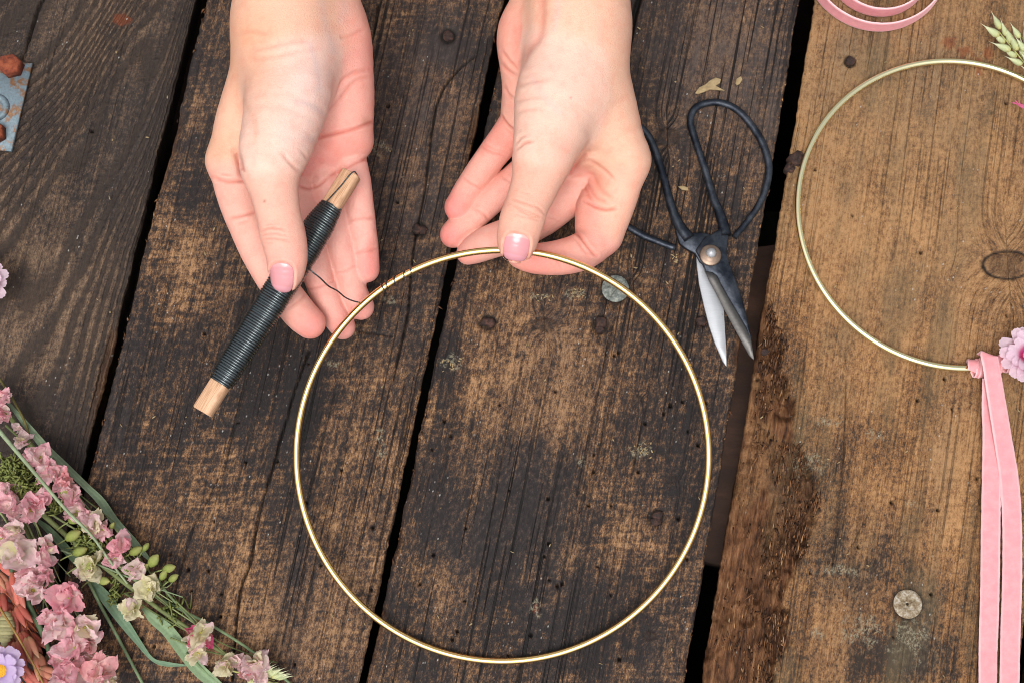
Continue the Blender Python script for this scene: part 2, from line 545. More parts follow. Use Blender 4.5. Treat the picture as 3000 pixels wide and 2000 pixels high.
ROT = [(2255, 890), (2300, 985), (2312, 1080), (2325, 1180), (2322, 1260), (2345, 1330), (2400, 1420), (2408, 1480), (2375, 1540), (2372, 1600), (2330, 1680), (2300, 1760), (2300, 1900), (2270, 2000), (2230, 2150)]

NAIL_DENTS = {0: [], 1: [(1229, 673, 20), (1313, 106, 20)], 2: [(1430, 945, 21), (1759, 952, 23), (2054, 940, 15), (1924, 1516, 21), (1803, 845, 40)], 3: [(2491, 179, 13), (2660, 1768, 41)], 4: []}

table = empty('wooden_table', (0, 0, -0.03))
tag(table, 'old weathered table of dark wide wooden boards with open gaps', 'table')
THICK = 0.034
planks = []
for pi_, (l0, l1, r0, r1) in enumerate(PLANKS):
    lx = lambda y, a=l0, b=l1: a + (b - a) * y / 2000.0
    rx = lambda y, a=r0, b=r1: a + (b - a) * y / 2000.0
    A0, A1 = at(lx(YT), YT, 0.0), at(lx(YB), YB, 0.0)
    B0, B1 = at(rx(YT), YT, 0.0), at(rx(YB), YB, 0.0)
    L = np.linalg.norm(A1 - A0); W = 0.5 * (np.linalg.norm(B0 - A0) + np.linalg.norm(B1 - A1))
    edge_only = pi_ == 4
    nrow = 200 if edge_only else 640
    ncol = 90 if edge_only else (300 if pi_ else 330)
    vv = np.linspace(0, 1, nrow)
    uu = np.concatenate([[0.0, 0.004, 0.010], np.linspace(0.016, 0.984, ncol), [0.990, 0.996, 1.0]])
    U, V_ = np.meshgrid(uu, vv)
    P = (A0 + (A1 - A0) * V_[..., None]) * (1 - U[..., None]) + (B0 + (B1 - B0) * V_[..., None]) * U[..., None]
    X, Y = proj(P)
    gu = (U - 0.5) * W; gv = V_ * L
    along = (A1 - A0) / L; across = (B0 - A0) / np.linalg.norm(B0 - A0)
    # ragged edges
    jl = (fbm(gv * 60, gv * 0 + 3, 11 + pi_, 4) - 0.5) * 0.0014 + (fbm(gv * 420, gv * 0 + 9, 5 + pi_, 2) - 0.5) * 0.0007
    jr = (fbm(gv * 60, gv * 0 + 7, 31 + pi_, 4) - 0.5) * 0.0014 + (fbm(gv * 420, gv * 0 + 1, 15 + pi_, 2) - 0.5) * 0.0007
    wl_ = np.clip(1 - U / 0.08, 0, 1); wr_ = np.clip(1 - (1 - U) / 0.08, 0, 1)
    P = P + across * (wl_ * jl + wr_ * jr)[..., None]
    # grain field with knots pushing the fibres aside
    g2 = gu + 0.0035 * (fbm(gu * 12, gv * 5, 40 + pi_, 3) - 0.5)
    knot = np.zeros_like(U)
    z = np.zeros_like(U)
    for kx, ky, krx, kry in KNOTS[pi_]:
        c = at(kx, ky, 0); sc = scale_at(c)
        dx = (P - c) @ across; dy = (P - c) @ along
        d = np.hypot(dx / (krx * sc), dy / (max(kry, krx * .8) * sc))
        g2 = g2 + np.sign(dx) * krx * sc * 0.9 * np.exp(-(d / 1.7) ** 2)
        ex = np.hypot((X - kx) / krx, (Y - ky) / kry)
        ring_ = np.exp(-((ex - 1) / 0.13) ** 2)
        knot = np.maximum(knot, np.maximum(0.75 * ring_, (0.5 if krx > 40 else 0.55) * sstep(1.05, 0.75, ex)))
        z -= 0.0007 * ring_
        if krx > 40: dirt0 = 0.95 * np.exp(-((ex - 1 + .1 * (fbm(X / 9, Y / 9, 6, 2) - .5)) / 0.055) ** 2)
    wear = 0.0 * U; grey = 0.0 * U; lich = 0.0 * U; rust = 0.0 * U; dirt_shade = 0.0 * U; rot = 0.0 * U
    if pi_ == 3: dirt_shade = np.maximum(dirt_shade, dirt0)
    jit = fbm(gu * 130, gv * 90, 77 + pi_, 4) - 0.5
    for x, y, a, b, am in WEAR[pi_]:
        wear += am * np.exp(-(((X - x) / a) ** 2 + ((Y - y) / b) ** 2))
    for x, y, a, b, am in GREY[pi_]:
        grey += am * np.exp(-(((X - x) / a) ** 2 + ((Y - y) / b) ** 2))
    for x, y, a, b in LICHEN[pi_]:
        lich = np.maximum(lich, sstep(1.1, 0.5, np.hypot((X - x) / a, (Y - y) / b) - 2.6 * (fbm(gu * 420, gv * 420, 5, 2) - 0.5)) * .7)
    for x, y, a, b in RUST[pi_]:
        rust = np.maximum(rust, 0.6 * sstep(1.2, 0.5, np.hypot((X - x) / a, (Y - y) / b) - 2.0 * (fbm(gu * 300, gv * 300, 8, 3) - 0.5)))
    grey = np.clip(grey * (0.6 + 1.2 * (jit + 0.3)), 0, 1)
    # relief: gentle cup, fibre ridges, worn edges
    z += 0.0006 * (fbm(gu * 18, gv * 6, 51 + pi_, 3) - 0.5) + 0.00035 * (fbm(g2 * 420, gv * 7, 61 + pi_, 2) - 0.5)
    e = np.minimum(U, 1 - U) * W
    er = 0.0010 + 0.0012 * fbm(gv * 40, U * 2, 90 + pi_, 3)
    z -= np.where(e < er, er - np.sqrt(np.clip(er ** 2 - (er - e) ** 2, 0, None)), 0) * 0.8
    # chipped corners
    chip = sstep(0.62, 0.85, fbm(gv * 26, U * 3 + pi_, 120 + pi_, 3)) * np.clip(1 - e / 0.004, 0, 1)
    z -= 0.004 * chip
    rot = np.maximum(rot, 0.45 * chip)
    if pi_ == 3:
        rp = np.array(ROT, float)
        bx = np.interp(Y, rp[:, 1], rp[:, 0])
        bx = np.where(Y < 890, 2255 - (890 - Y) * 0.12 , bx)
        frin = 34 * (fbm(gv * 90, gu * 150, 3, 4) - 0.5) * 2
        inside = bx + frin - X
        rot = np.maximum(rot, sstep(-4, 12, inside) * sstep(700, 1000, Y))
        dep = 0.0008 + 0.0045 * fbm(gu * 70, gv * 45, 9, 3) ** 2
        f2 = fbm(gu * 420, gv * 60, 19, 3)
        z -= rot * (dep + 0.0026 * f2 + 0.0035 * sstep(0.55, 0.8, fbm(gu * 55, gv * 34, 23, 2)))
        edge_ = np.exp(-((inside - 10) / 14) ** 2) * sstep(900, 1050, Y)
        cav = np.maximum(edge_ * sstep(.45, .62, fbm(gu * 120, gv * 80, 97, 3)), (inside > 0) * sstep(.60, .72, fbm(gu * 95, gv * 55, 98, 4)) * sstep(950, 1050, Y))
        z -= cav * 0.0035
        dirt_shade = np.maximum(dirt_shade, 0.2 * cav)  # shade of the rot cavities painted into the board colour
        z -= rot * (0.0016 * np.abs(fbm(gu * 260, gv * 130, 91, 3) - 0.5) * 4 + 0.0012 * (fbm(gu * 700, gv * 160, 92, 2) - .5))
        rot = np.clip(rot * (0.35 + 1.3 * sstep(.35, .6, fbm(gu * 60, gv * 30, 29, 4))), 0, 1)
    for pts, w, dmm in CRACKS[pi_]:
        C = catmull(pts, 8)
        wob = 5 * (fbm(gv * 60, gv * 0, 200, 3) - 0.5)
        d = seg_dist(X + wob, Y, C)
        ww = w * (0.55 + 0.9 * fbm(gv * 70, gv * 0 + 4, 210, 2))
        m = sstep(np.maximum(ww, 2.2) * 1.05, np.maximum(ww, 2.2) * 0.3, d)
        z -= m * dmm * 0.001
        dirt_shade = np.maximum(dirt_shade, m * min(1.0, 0.45 + 0.14 * dmm))
    for i, (x, y) in enumerate(HOLES[pi_]):
        r = 3.6 + 2.4 * ((i * 37) % 10) / 10
        d = np.hypot(X - x, Y - y)
        m = sstep(r * 1.25, r * 0.55, d)
        z -= m * 0.003
        dirt_shade = np.maximum(dirt_shade, m * 0.95)
    for x, y, r in NAIL_DENTS[pi_]:
        d = np.hypot(X - x, Y - y) + 5 * (fbm(X / 14, Y / 14, 5, 2) - .5)
        z -= 0.0008 * sstep(r * 1.7, r * .9, d)
        dirt_shade = np.maximum(dirt_shade, .8 * sstep(r * 1.45, r * .95, d))
    P = P.copy(); P[..., 2] += z
    # boards are not perfectly level with each other
    P[..., 2] += [-0.0025, 0.0, 0.0, -0.001, -0.002][pi_]
    ringu = np.zeros_like(U)
    if pi_ == 0:
        s = (1 - U) * W * 1000                      # mm from the right edge
        yy = np.clip(Y, -300, 2300)
        a = 16 + 60 * sstep(-200, 1300, yy)
        ringu = 10.5 * np.log1p(s / a) + 1.5 * (fbm(gu * 30, gv * 9, 71, 3) - 0.5) * 2 + 1.6 * np.sin(6 * np.log1p(s / a)) - 0.0016 * yy
    # close the board: sides and underside
    rows, cols = U.shape
    top = P.reshape(-1, 3)
    idx = np.arange(rows * cols).reshape(rows, cols)
    F = [np.stack([idx[:-1, :-1], idx[1:, :-1], idx[1:, 1:], idx[:-1, 1:]], -1).reshape(-1, 4)]
    rim = np.concatenate([idx[0, :], idx[1:, -1], idx[-1, -2::-1], idx[-2:0:-1, 0]])
    low1 = top[rim].copy(); low1[:, 2] = -0.012 + top[rim][:, 2] * 0
    cen = (A0 + A1 + B0 + B1)[:2] / 4
    inw = np.sign((cen - low1[:, :2]) @ across[:2])[:, None] * across[:2]
    low1[:, :2] += inw * 0.0022
    low1[:, :2] += (fbm(top[rim][:, 0] * 200, top[rim][:, 1] * 90, 8, 2)[:, None] - 0.5) * 0.0012
    low2 = top[rim].copy(); low2[:, 2] = -THICK; low2[:, :2] += inw * 0.006
    V = np.vstack([top, low1, low2])
    n0 = len(top); m_ = len(rim); q = np.arange(m_); k = (q + 1) % m_
    F.append(np.stack([rim[q], rim[k], n0 + k, n0 + q], -1))
    F.append(np.stack([n0 + q, n0 + k, n0 + m_ + k, n0 + m_ + q], -1))
    me = mesh_np('plank', V, np.vstack(F))
    ext = lambda a: np.concatenate([a.ravel(), a.ravel()[rim], a.ravel()[rim]])
    attr_f(me, 'gu', np.concatenate([g2.ravel(), g2.ravel()[rim] + 0.012, g2.ravel()[rim] + 0.034]))
    attr_f(me, 'gv', ext(gv))
    for nm, a_ in (('wear', wear), ('grey', grey), ('lichen', lich), ('rust', rust), ('dirt_shade', dirt_shade), ('rot', rot), ('knot', knot), ('ringu', ringu)):
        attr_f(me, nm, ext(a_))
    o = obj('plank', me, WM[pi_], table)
    planks.append(o)

PL = ['banded dark plank with curving grain', 'charred brown plank under the wire spool', 'charred plank under the gold hoop', 'brown plank with crumbling rotten edge', 'strip of plank at the right edge']
for o, t in zip(planks, PL): o['label'] = t

# board underneath, seen through the wide gap, and the dark ground far below
N = NT('underside_wood')
co = N.objco()
cc = N.noise(N.vmul(co, (30, 60, 30)), 1, 5, 0.6)
N.set(Base_Color=N.ramp(cc, [(0.3, srgb(40, 27, 22)), (0.55, srgb(66, 44, 34)), (0.75, srgb(90, 64, 50))]), Roughness=0.8, Normal=N.bump(cc, 0.6, 0.002))
mb = MB()
x0, x1 = at(1500, 780, -0.036)[1], at(1500, 1720, -0.036)[1]
c0, c1 = at(1960, 760, -0.04), at(2420, 1660, -0.04)
mb.prism([(c0[0], c0[1]), (c1[0], c0[1] + .01), (c1[0], c1[1] - .012), (c0[0], c1[1] + .006)], -0.062, -0.037, 0.001)
mb.build('crossbeam', N.m, table)
# added unseen boards round the rim block skylight from the space below
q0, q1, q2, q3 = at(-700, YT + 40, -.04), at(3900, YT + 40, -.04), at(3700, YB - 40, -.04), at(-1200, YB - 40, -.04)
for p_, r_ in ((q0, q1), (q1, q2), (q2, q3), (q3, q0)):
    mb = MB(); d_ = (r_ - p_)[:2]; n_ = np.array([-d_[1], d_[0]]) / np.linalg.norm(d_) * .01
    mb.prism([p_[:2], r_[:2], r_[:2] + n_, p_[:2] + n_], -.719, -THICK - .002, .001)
    mb.build('skylight_blocker', N.m, table)
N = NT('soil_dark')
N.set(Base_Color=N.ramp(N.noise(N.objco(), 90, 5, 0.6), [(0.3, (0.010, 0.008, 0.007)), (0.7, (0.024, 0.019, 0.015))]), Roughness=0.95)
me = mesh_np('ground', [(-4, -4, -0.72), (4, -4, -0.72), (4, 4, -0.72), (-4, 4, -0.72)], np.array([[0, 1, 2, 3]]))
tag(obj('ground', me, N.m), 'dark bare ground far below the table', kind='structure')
# ------------------------------------------------------------------ hands: one continuous surface each, grown from bone chains
def smin(a, b, k):
    h = np.clip(k - np.abs(a - b), 0, None) / k
    return np.minimum(a, b) - h * h * k * 0.25


class Chain:
    """bones given as (photo x, photo y, height mm, radius px); stored as world points and metres"""
    def __init__(self, rows, dz=0.0, zs=1.0, n=3):
        R = catmull(rows, n)
        self.P = np.array([at(r[0], r[1], (r[2] + dz) * 0.001) for r in R])
        self.R = np.maximum(R[:, 3], 4) * scale_at(self.P)
        self.zs = zs

    def dist(self, p):
        d = np.full(p.shape[:-1], 1e3)
        w = np.array([1, 1, self.zs])
        for a, b, ra, rb in zip(self.P[:-1], self.P[1:], self.R[:-1], self.R[1:]):
            ba = (b - a) * w; pa = (p - a) * w
            t = np.clip((pa @ ba) / (ba @ ba + 1e-12), 0, 1)
            q = pa - t[..., None] * ba
            d = np.minimum(d, np.sqrt((q * q).sum(-1)) - (ra + (rb - ra) * t))
        return d

    def box(self, m):
        r = self.R[:, None]
        return (self.P - r).min(0) - m, (self.P + r).max(0) + m


def surface_nets(F, origin, h):
    s = F < 0
    nx, ny, nz = F.shape
    c = s[:-1, :-1, :-1].astype(np.int8)
    cnt = np.zeros(c.shape, np.int8)
    for a in (0, 1):
        for b in (0, 1):
            for d in (0, 1):
                cnt += s[a:nx - 1 + a, b:ny - 1 + b, d:nz - 1 + d]
    I, J, K = np.nonzero((cnt > 0) & (cnt < 8))
    ids = np.full(c.shape, -1, np.int64); ids[I, J, K] = np.arange(len(I))
    val = {}
    for a in (0, 1):
        for b in (0, 1):
            for d in (0, 1): val[a, b, d] = F[I + a, J + b, K + d]
    acc = np.zeros((len(I), 3)); n = np.zeros(len(I))
    cs = [(a, b, d) for a in (0, 1) for b in (0, 1) for d in (0, 1)]
    for p in cs:
        for ax in range(3):
            if p[ax] == 0:
                q = list(p); q[ax] = 1; q = tuple(q)
                va, vb = val[p], val[q]
                m = (va < 0) != (vb < 0)
                t = np.where(m, va / (va - vb + 1e-20), 0)
                pt = np.tile(np.array(p, float), (len(I), 1)); pt[:, ax] = t
                acc[m] += pt[m]; n[m] += 1
    V = (np.stack([I, J, K], -1) + acc / n[:, None]) * h + origin
    Q = []
    def emit(A, B, C, D, flip):
        m = (A >= 0) & (B >= 0) & (C >= 0) & (D >= 0)
        q = np.stack([A, B, C, D], -1)
        q[flip] = q[flip][:, ::-1]
        Q.append(q[m])
    i, j, k = np.nonzero(s[:-1, 1:-1, 1:-1] != s[1:, 1:-1, 1:-1]); j += 1; k += 1
    emit(ids[i, j - 1, k - 1], ids[i, j, k - 1], ids[i, j, k], ids[i, j - 1, k], ~s[i, j, k])
    i, j, k = np.nonzero(s[1:-1, :-1, 1:-1] != s[1:-1, 1:, 1:-1]); i += 1; k += 1
    emit(ids[i - 1, j, k - 1], ids[i - 1, j, k], ids[i, j, k], ids[i, j, k - 1], ~s[i, j, k])
    i, j, k = np.nonzero(s[1:-1, 1:-1, :-1] != s[1:-1, 1:-1, 1:]); i += 1; j += 1
    emit(ids[i - 1, j - 1, k], ids[i, j - 1, k], ids[i, j, k], ids[i - 1, j, k], ~s[i, j, k])
    return V, np.vstack(Q)


def relax(V, Q, it, lam=0.5):
    E = np.vstack([Q[:, [0, 1]], Q[:, [1, 2]], Q[:, [2, 3]], Q[:, [3, 0]]])
    deg = np.bincount(E.ravel(), minlength=len(V))[:, None] + 1e-9
    for _ in range(it):
        S = np.zeros_like(V)
        for c in range(3):
            S[:, c] = np.bincount(E[:, 0], V[E[:, 1], c], len(V)) + np.bincount(E[:, 1], V[E[:, 0], c], len(V))
        V = V + lam * (S / deg - V)
    return V


def vnormals(V, Q):
    n = np.cross(V[Q[:, 2]] - V[Q[:, 0]], V[Q[:, 3]] - V[Q[:, 1]])
    N = np.zeros_like(V)
    for c in range(4):
        for a in range(3): N[:, a] += np.bincount(Q[:, c], n[:, a], len(V))
    return N / (np.linalg.norm(N, axis=1)[:, None] + 1e-12)


def nail_frame(nail):
    """2-D signed distance of the nail outline, in photo px (superellipse along the thumb)"""
    cx, cy, ang, hl, hw = nail
    ca, sa = math.cos(math.radians(ang)), math.sin(math.radians(ang))
    def f(X, Y, grow=0.0):
        a = (X - cx) * ca + (Y - cy) * sa          # towards the tip
        b = -(X - cx) * sa + (Y - cy) * ca
        # squarish tip, rounder cuticle end
        e = np.where(a > 0, 3.6, 2.8)
        A = hl + grow; B = (hw + grow) * (1 - 0.05 * np.clip(a / hl, -1, 1))
        r = (np.abs(a / A) ** e + np.abs(b / B) ** e) ** (1 / e)
        return (r - 1) * min(hl, hw)
    return f


def grow_hand(name, spec, h=0.00065):
    """spec: list of (group, chain, k, blend_to) in order; 'palm' chains first"""
    lo = np.min([c.box(0.004)[0] for _, c, _ in spec['chains']], 0)
    hi = np.max([c.box(0.004)[1] for _, c, _ in spec['chains']], 0)
    B = 4                                              # coarse block, in fine voxels
    nb = np.ceil((hi - lo) / (h * B)).astype(int) + 1
    n = nb * B + 1

    def field(p):
        f = np.full(len(p), 1.0)
        for grp, ch, k in spec['chains']:
            b0, b1 = ch.box(0.014)
            m = np.nonzero(((p > b0) & (p < b1)).all(1))[0]
            if not len(m): continue
            d = ch.dist(p[m])
            f[m] = smin(f[m], d, k)
            for g2, nail in spec['nails']:             # shallow seat for the nail
                if g2 != grp: continue
                fr = nail_frame(nail[:5]); X, Y = proj(p[m])
                t = sstep(2.5, -1.5, fr(X, Y, 1.0)) * (p[m][:, 2] > np.mean(ch.P[-4:, 2]) - 0.004)
                f[m] += np.where(np.abs(d) < 0.003, 0.0010 * t - 0.0005 * np.exp(-((fr(X, Y) - 7.0) / 5.0) ** 2) * (p[m][:, 2] > np.mean(ch.P[-4:, 2]) - 0.002), 0)
        return f
    cg = np.stack(np.meshgrid(*[lo[i] + h * B * (np.arange(nb[i]) + 0.5) for i in range(3)], indexing='ij'), -1).reshape(-1, 3)
    fc = field(cg).reshape(nb)
    act = np.abs(fc) < h * B * 1.6 + 0.0008
    F = np.repeat(np.repeat(np.repeat(np.where(fc < 0, -1.0, 1.0).astype(np.float32), B, 0), B, 1), B, 2)
    F = np.pad(F, ((0, 1), (0, 1), (0, 1)), mode='edge')
    bi = np.argwhere(act)
    off = np.stack(np.meshgrid(np.arange(B), np.arange(B), np.arange(B), indexing='ij'), -1).reshape(-1, 3)
    ii = (bi[:, None, :] * B + off[None]).reshape(-1, 3)
    F[ii[:, 0], ii[:, 1], ii[:, 2]] = field(lo + ii * h)
    V, Q = surface_nets(F, lo, h)
    V = relax(V, Q, 3)
    Nn = vnormals(V, Q)
    D = np.stack([ch.dist(V) for _, ch, _ in spec['chains']], -1)
    names = [g for g, _, _ in spec['chains']]
    grp = np.array(names)[D.argmin(1)]
    X, Y = proj(V)
    view = CAM - V; view /= np.linalg.norm(view, axis=1)[:, None]
    face = np.clip((Nn * view).sum(1) * 3, 0, 1)
    line = np.zeros(len(V))
    for g, pts, w, dep in spec['creases']:
        g = g if isinstance(g, tuple) else (g,)
        C = catmull(pts, 6)
        lo_, hi_ = C.min(0) - 4 * w, C.max(0) + 4 * w
        m = (X > lo_[0]) & (X < hi_[0]) & (Y > lo_[1]) & (Y < hi_[1]) & np.isin(grp, g)
        if not m.any(): continue
        d = seg_dist(X[m], Y[m], C)
        ends = np.minimum(np.hypot(X[m] - C[0, 0], Y[m] - C[0, 1]), np.hypot(X[m] - C[-1, 0], Y[m] - C[-1, 1]))
        tp = sstep(0, 14, ends) * 0.75 + 0.25
        if dep < .45: dep = dep * 1.45
        amt = np.exp(-(d / w) ** 2) * face[m] * tp
        rim = np.exp(-((d - 2.2 * w) / (1.2 * w)) ** 2) * face[m] * 0.22
        V[m] += Nn[m] * ((rim - amt) * dep * 0.001)[:, None]
        line[m] = np.maximum(line[m], amt * min(1.0, dep * 1.1))
    for g, x, y, rx, ry, amp in spec.get('bumps', ()):
        g = g if isinstance(g, tuple) else (g,)
        m = np.exp(-(((X - x) / rx) ** 2 + ((Y - y) / ry) ** 2)) * face * np.isin(grp, g)
        V += Nn * (m * amp * 0.001)[:, None]
    # organic unevenness
    V += Nn * ((fbm(V[:, 0] * 60 + V[:, 2] * 40, V[:, 1] * 60 - V[:, 2] * 31, 4, 3) - 0.5) * 0.0007)[:, None]
    V = relax(V, Q, 1, 0.35)
    # skin tone per point
    base = np.array(spec['tone'])
    C = np.tile(base, (len(V), 1))
    for g, col in spec['tones'].items():
        C[grp == g] = col
    # soften group borders
    E = np.vstack([Q[:, [0, 1]], Q[:, [1, 2]], Q[:, [2, 3]], Q[:, [3, 0]]])
    deg = np.bincount(E.ravel(), minlength=len(V))[:, None] + 1e-9
    for _ in range(40):
        S = np.stack([np.bincount(E[:, 0], C[E[:, 1], c], len(V)) + np.bincount(E[:, 1], C[E[:, 0], c], len(V)) for c in range(3)], -1)
        C = 0.4 * C + 0.6 * S / deg
    for g, x, y, rx, ry, col, am in spec['flush']:
        g = g if isinstance(g, tuple) else (g,)
        m = am * np.exp(-(((X - x) / rx) ** 2 + ((Y - y) / ry) ** 2)) * (np.isin(grp, g) if g[0] != '*' else 1.0)
        C = C + (np.array(col) - C) * m[:, None]
    for g, pts, w, col, am in spec.get('veins', ()):
        m = np.isin(grp, g)
        d = seg_dist(X[m] + 6 * (fbm(X[m] / 40, Y[m] / 40, 3, 2) - .5), Y[m], catmull(pts, 6))
        C[m] += (np.array(col) - C[m]) * (am * np.exp(-(d / w) ** 2))[:, None]
    C = C * (1 - line[:, None] * np.array([0.16, 0.38, 0.40]))
    me = mesh_np(name, V, Q)
    attr_c(me, 'Col', C)
    o = obj(name, me, SKIN)
    for grp_, nail in spec['nails']:
        f = nail_frame(nail[:5])
        cand = [(g, c) for g, c, _ in spec['chains'] if g == grp_]
        ch = cand[-1][1]
        c = at(nail[0], nail[1], nail[5] * 0.001); r = max(nail[3], nail[4]) * scale_at(c) + 0.002
        hh = 0.0003
        a = [np.arange(c[i] - r, c[i] + r, hh) for i in range(2)] + [np.arange(c[2] - 0.012, c[2] + 0.012, hh)]
        g = np.stack(np.meshgrid(*a, indexing='ij'), -1)
        X_, Y_ = proj(g)
        d = ch.dist(g)
        s = scale_at(c)
        fn = f(X_, Y_) * s
        aa_ = ((X_ - nail[0]) * math.cos(math.radians(nail[2])) + (Y_ - nail[1]) * math.sin(math.radians(nail[2]))) / nail[3]
        off = -0.00042 + 0.00055 * sstep(-.2, 1.0, aa_)
        shell = np.maximum(d - off, -(d + 0.0018))
        G = np.maximum(np.maximum(shell, fn), (np.mean(ch.P[-5:, 2]) - 0.003) - g[..., 2])
        nv, nq = surface_nets(G.astype(np.float32), np.array([x[0] for x in a]), hh)
        nv = relax(nv, nq, 4)
        x2, y2 = proj(nv)
        ca, sa = math.cos(math.radians(nail[2])), math.sin(math.radians(nail[2]))
        al = ((x2 - nail[0]) * ca + (y2 - nail[1]) * sa) / nail[3]
        b2 = (-(x2 - nail[0]) * sa + (y2 - nail[1]) * ca) / nail[4]
        pol = np.array(srgb(204, 140, 144))[None] * np.ones((len(nv), 1))
        grown = sstep(-0.62, -0.74, al - 0.12 * b2 ** 2 + 0.05)      # grown-out, unvarnished crescent near the cuticle
        pol = pol + (np.array(srgb(216, 164, 158)) - pol) * (grown * nail[6])[:, None]
        tip = sstep(0.5, 0.62, al + 0.1 * b2)
        pol = pol + (np.array(srgb(212, 152, 164)) - pol) * (tip * 0.5)[:, None]
        nm = mesh_np('fingernail', nv, nq)
        attr_c(nm, 'Col', pol)
        n_o = obj('fingernail', nm, NAIL, o)
        n_o['label'] = 'thumbnail with worn glossy mauve polish'
    return o


N = NT('skin')
co = N.objco()
colr = N.attr('Col', 'Color')
mot = N.noise(co, 180, 4, 0.6)
mot2 = N.noise(co, 900, 3, 0.6)
c1 = N.mix(N.rng(mot, 0.42, 0.72, 0, 0.55), colr, N.mix(1.0, colr, (1.0, 0.80, 0.78), 'MULTIPLY'))
c1 = N.mix(N.rng(mot2, 0.3, 0.75, 0.0, 0.2), c1, N.mix(1.0, c1, (0.84, 0.74, 0.70), 'MULTIPLY'))
pores = N.rng(N.noise(co, 2400, 2, 0.5), 0.60, 0.72, 0.0, 0.12)
c1 = N.mix(pores, c1, N.mix(1.0, c1, (0.80, 0.66, 0.60), 'MULTIPLY'))
vo = N.new('ShaderNodeTexVoronoi'); vo.feature = 'DISTANCE_TO_EDGE'
N.put(vo.inputs['Vector'], N.vmul(co, (1.0, 0.7, 1.0))); vo.inputs['Scale'].default_value = 1150
vo2 = N.new('ShaderNodeTexVoronoi'); vo2.feature = 'DISTANCE_TO_EDGE'
N.put(vo2.inputs['Vector'], co); vo2.inputs['Scale'].default_value = 480
hh_ = N.math('ADD', N.rng(vo.outputs['Distance'], 0.0, 0.12), N.math('MULTIPLY', N.rng(vo2.outputs['Distance'], 0.0, 0.10), 0.8))
hh_ = N.math('MULTIPLY_ADD', N.noise(co, 350, 3, 0.6), 1.2, hh_)
N.b.subsurface_method = 'RANDOM_WALK'
SKIN = N.set(Base_Color=c1, Roughness=0.52, Normal=N.bump(hh_, 0.35, 0.0002), Subsurface_Weight=0.12, Subsurface_Radius=(1.0, 0.36, 0.2), Subsurface_Scale=0.0016, Specular_IOR_Level=0.32)
N = NT('nail_polish')
NAIL = N.set(Base_Color=N.attr('Col', 'Color'), Roughness=N.rng(N.noise(N.objco(), 700, 3, 0.6), 0.3, 0.8, 0.10, 0.30), Coat_Weight=0.4, Coat_Roughness=0.14, Subsurface_Weight=0.1, Subsurface_Scale=0.001,
             Normal=N.bump(N.noise(N.objco(), 260, 3), 0.15, 0.0006))

TAN = srgb(220, 174, 150); PALE = srgb(224, 186, 170); PINK = srgb(224, 162, 148); ROSE = srgb(220, 144, 134); WAX = srgb(224, 196, 190)

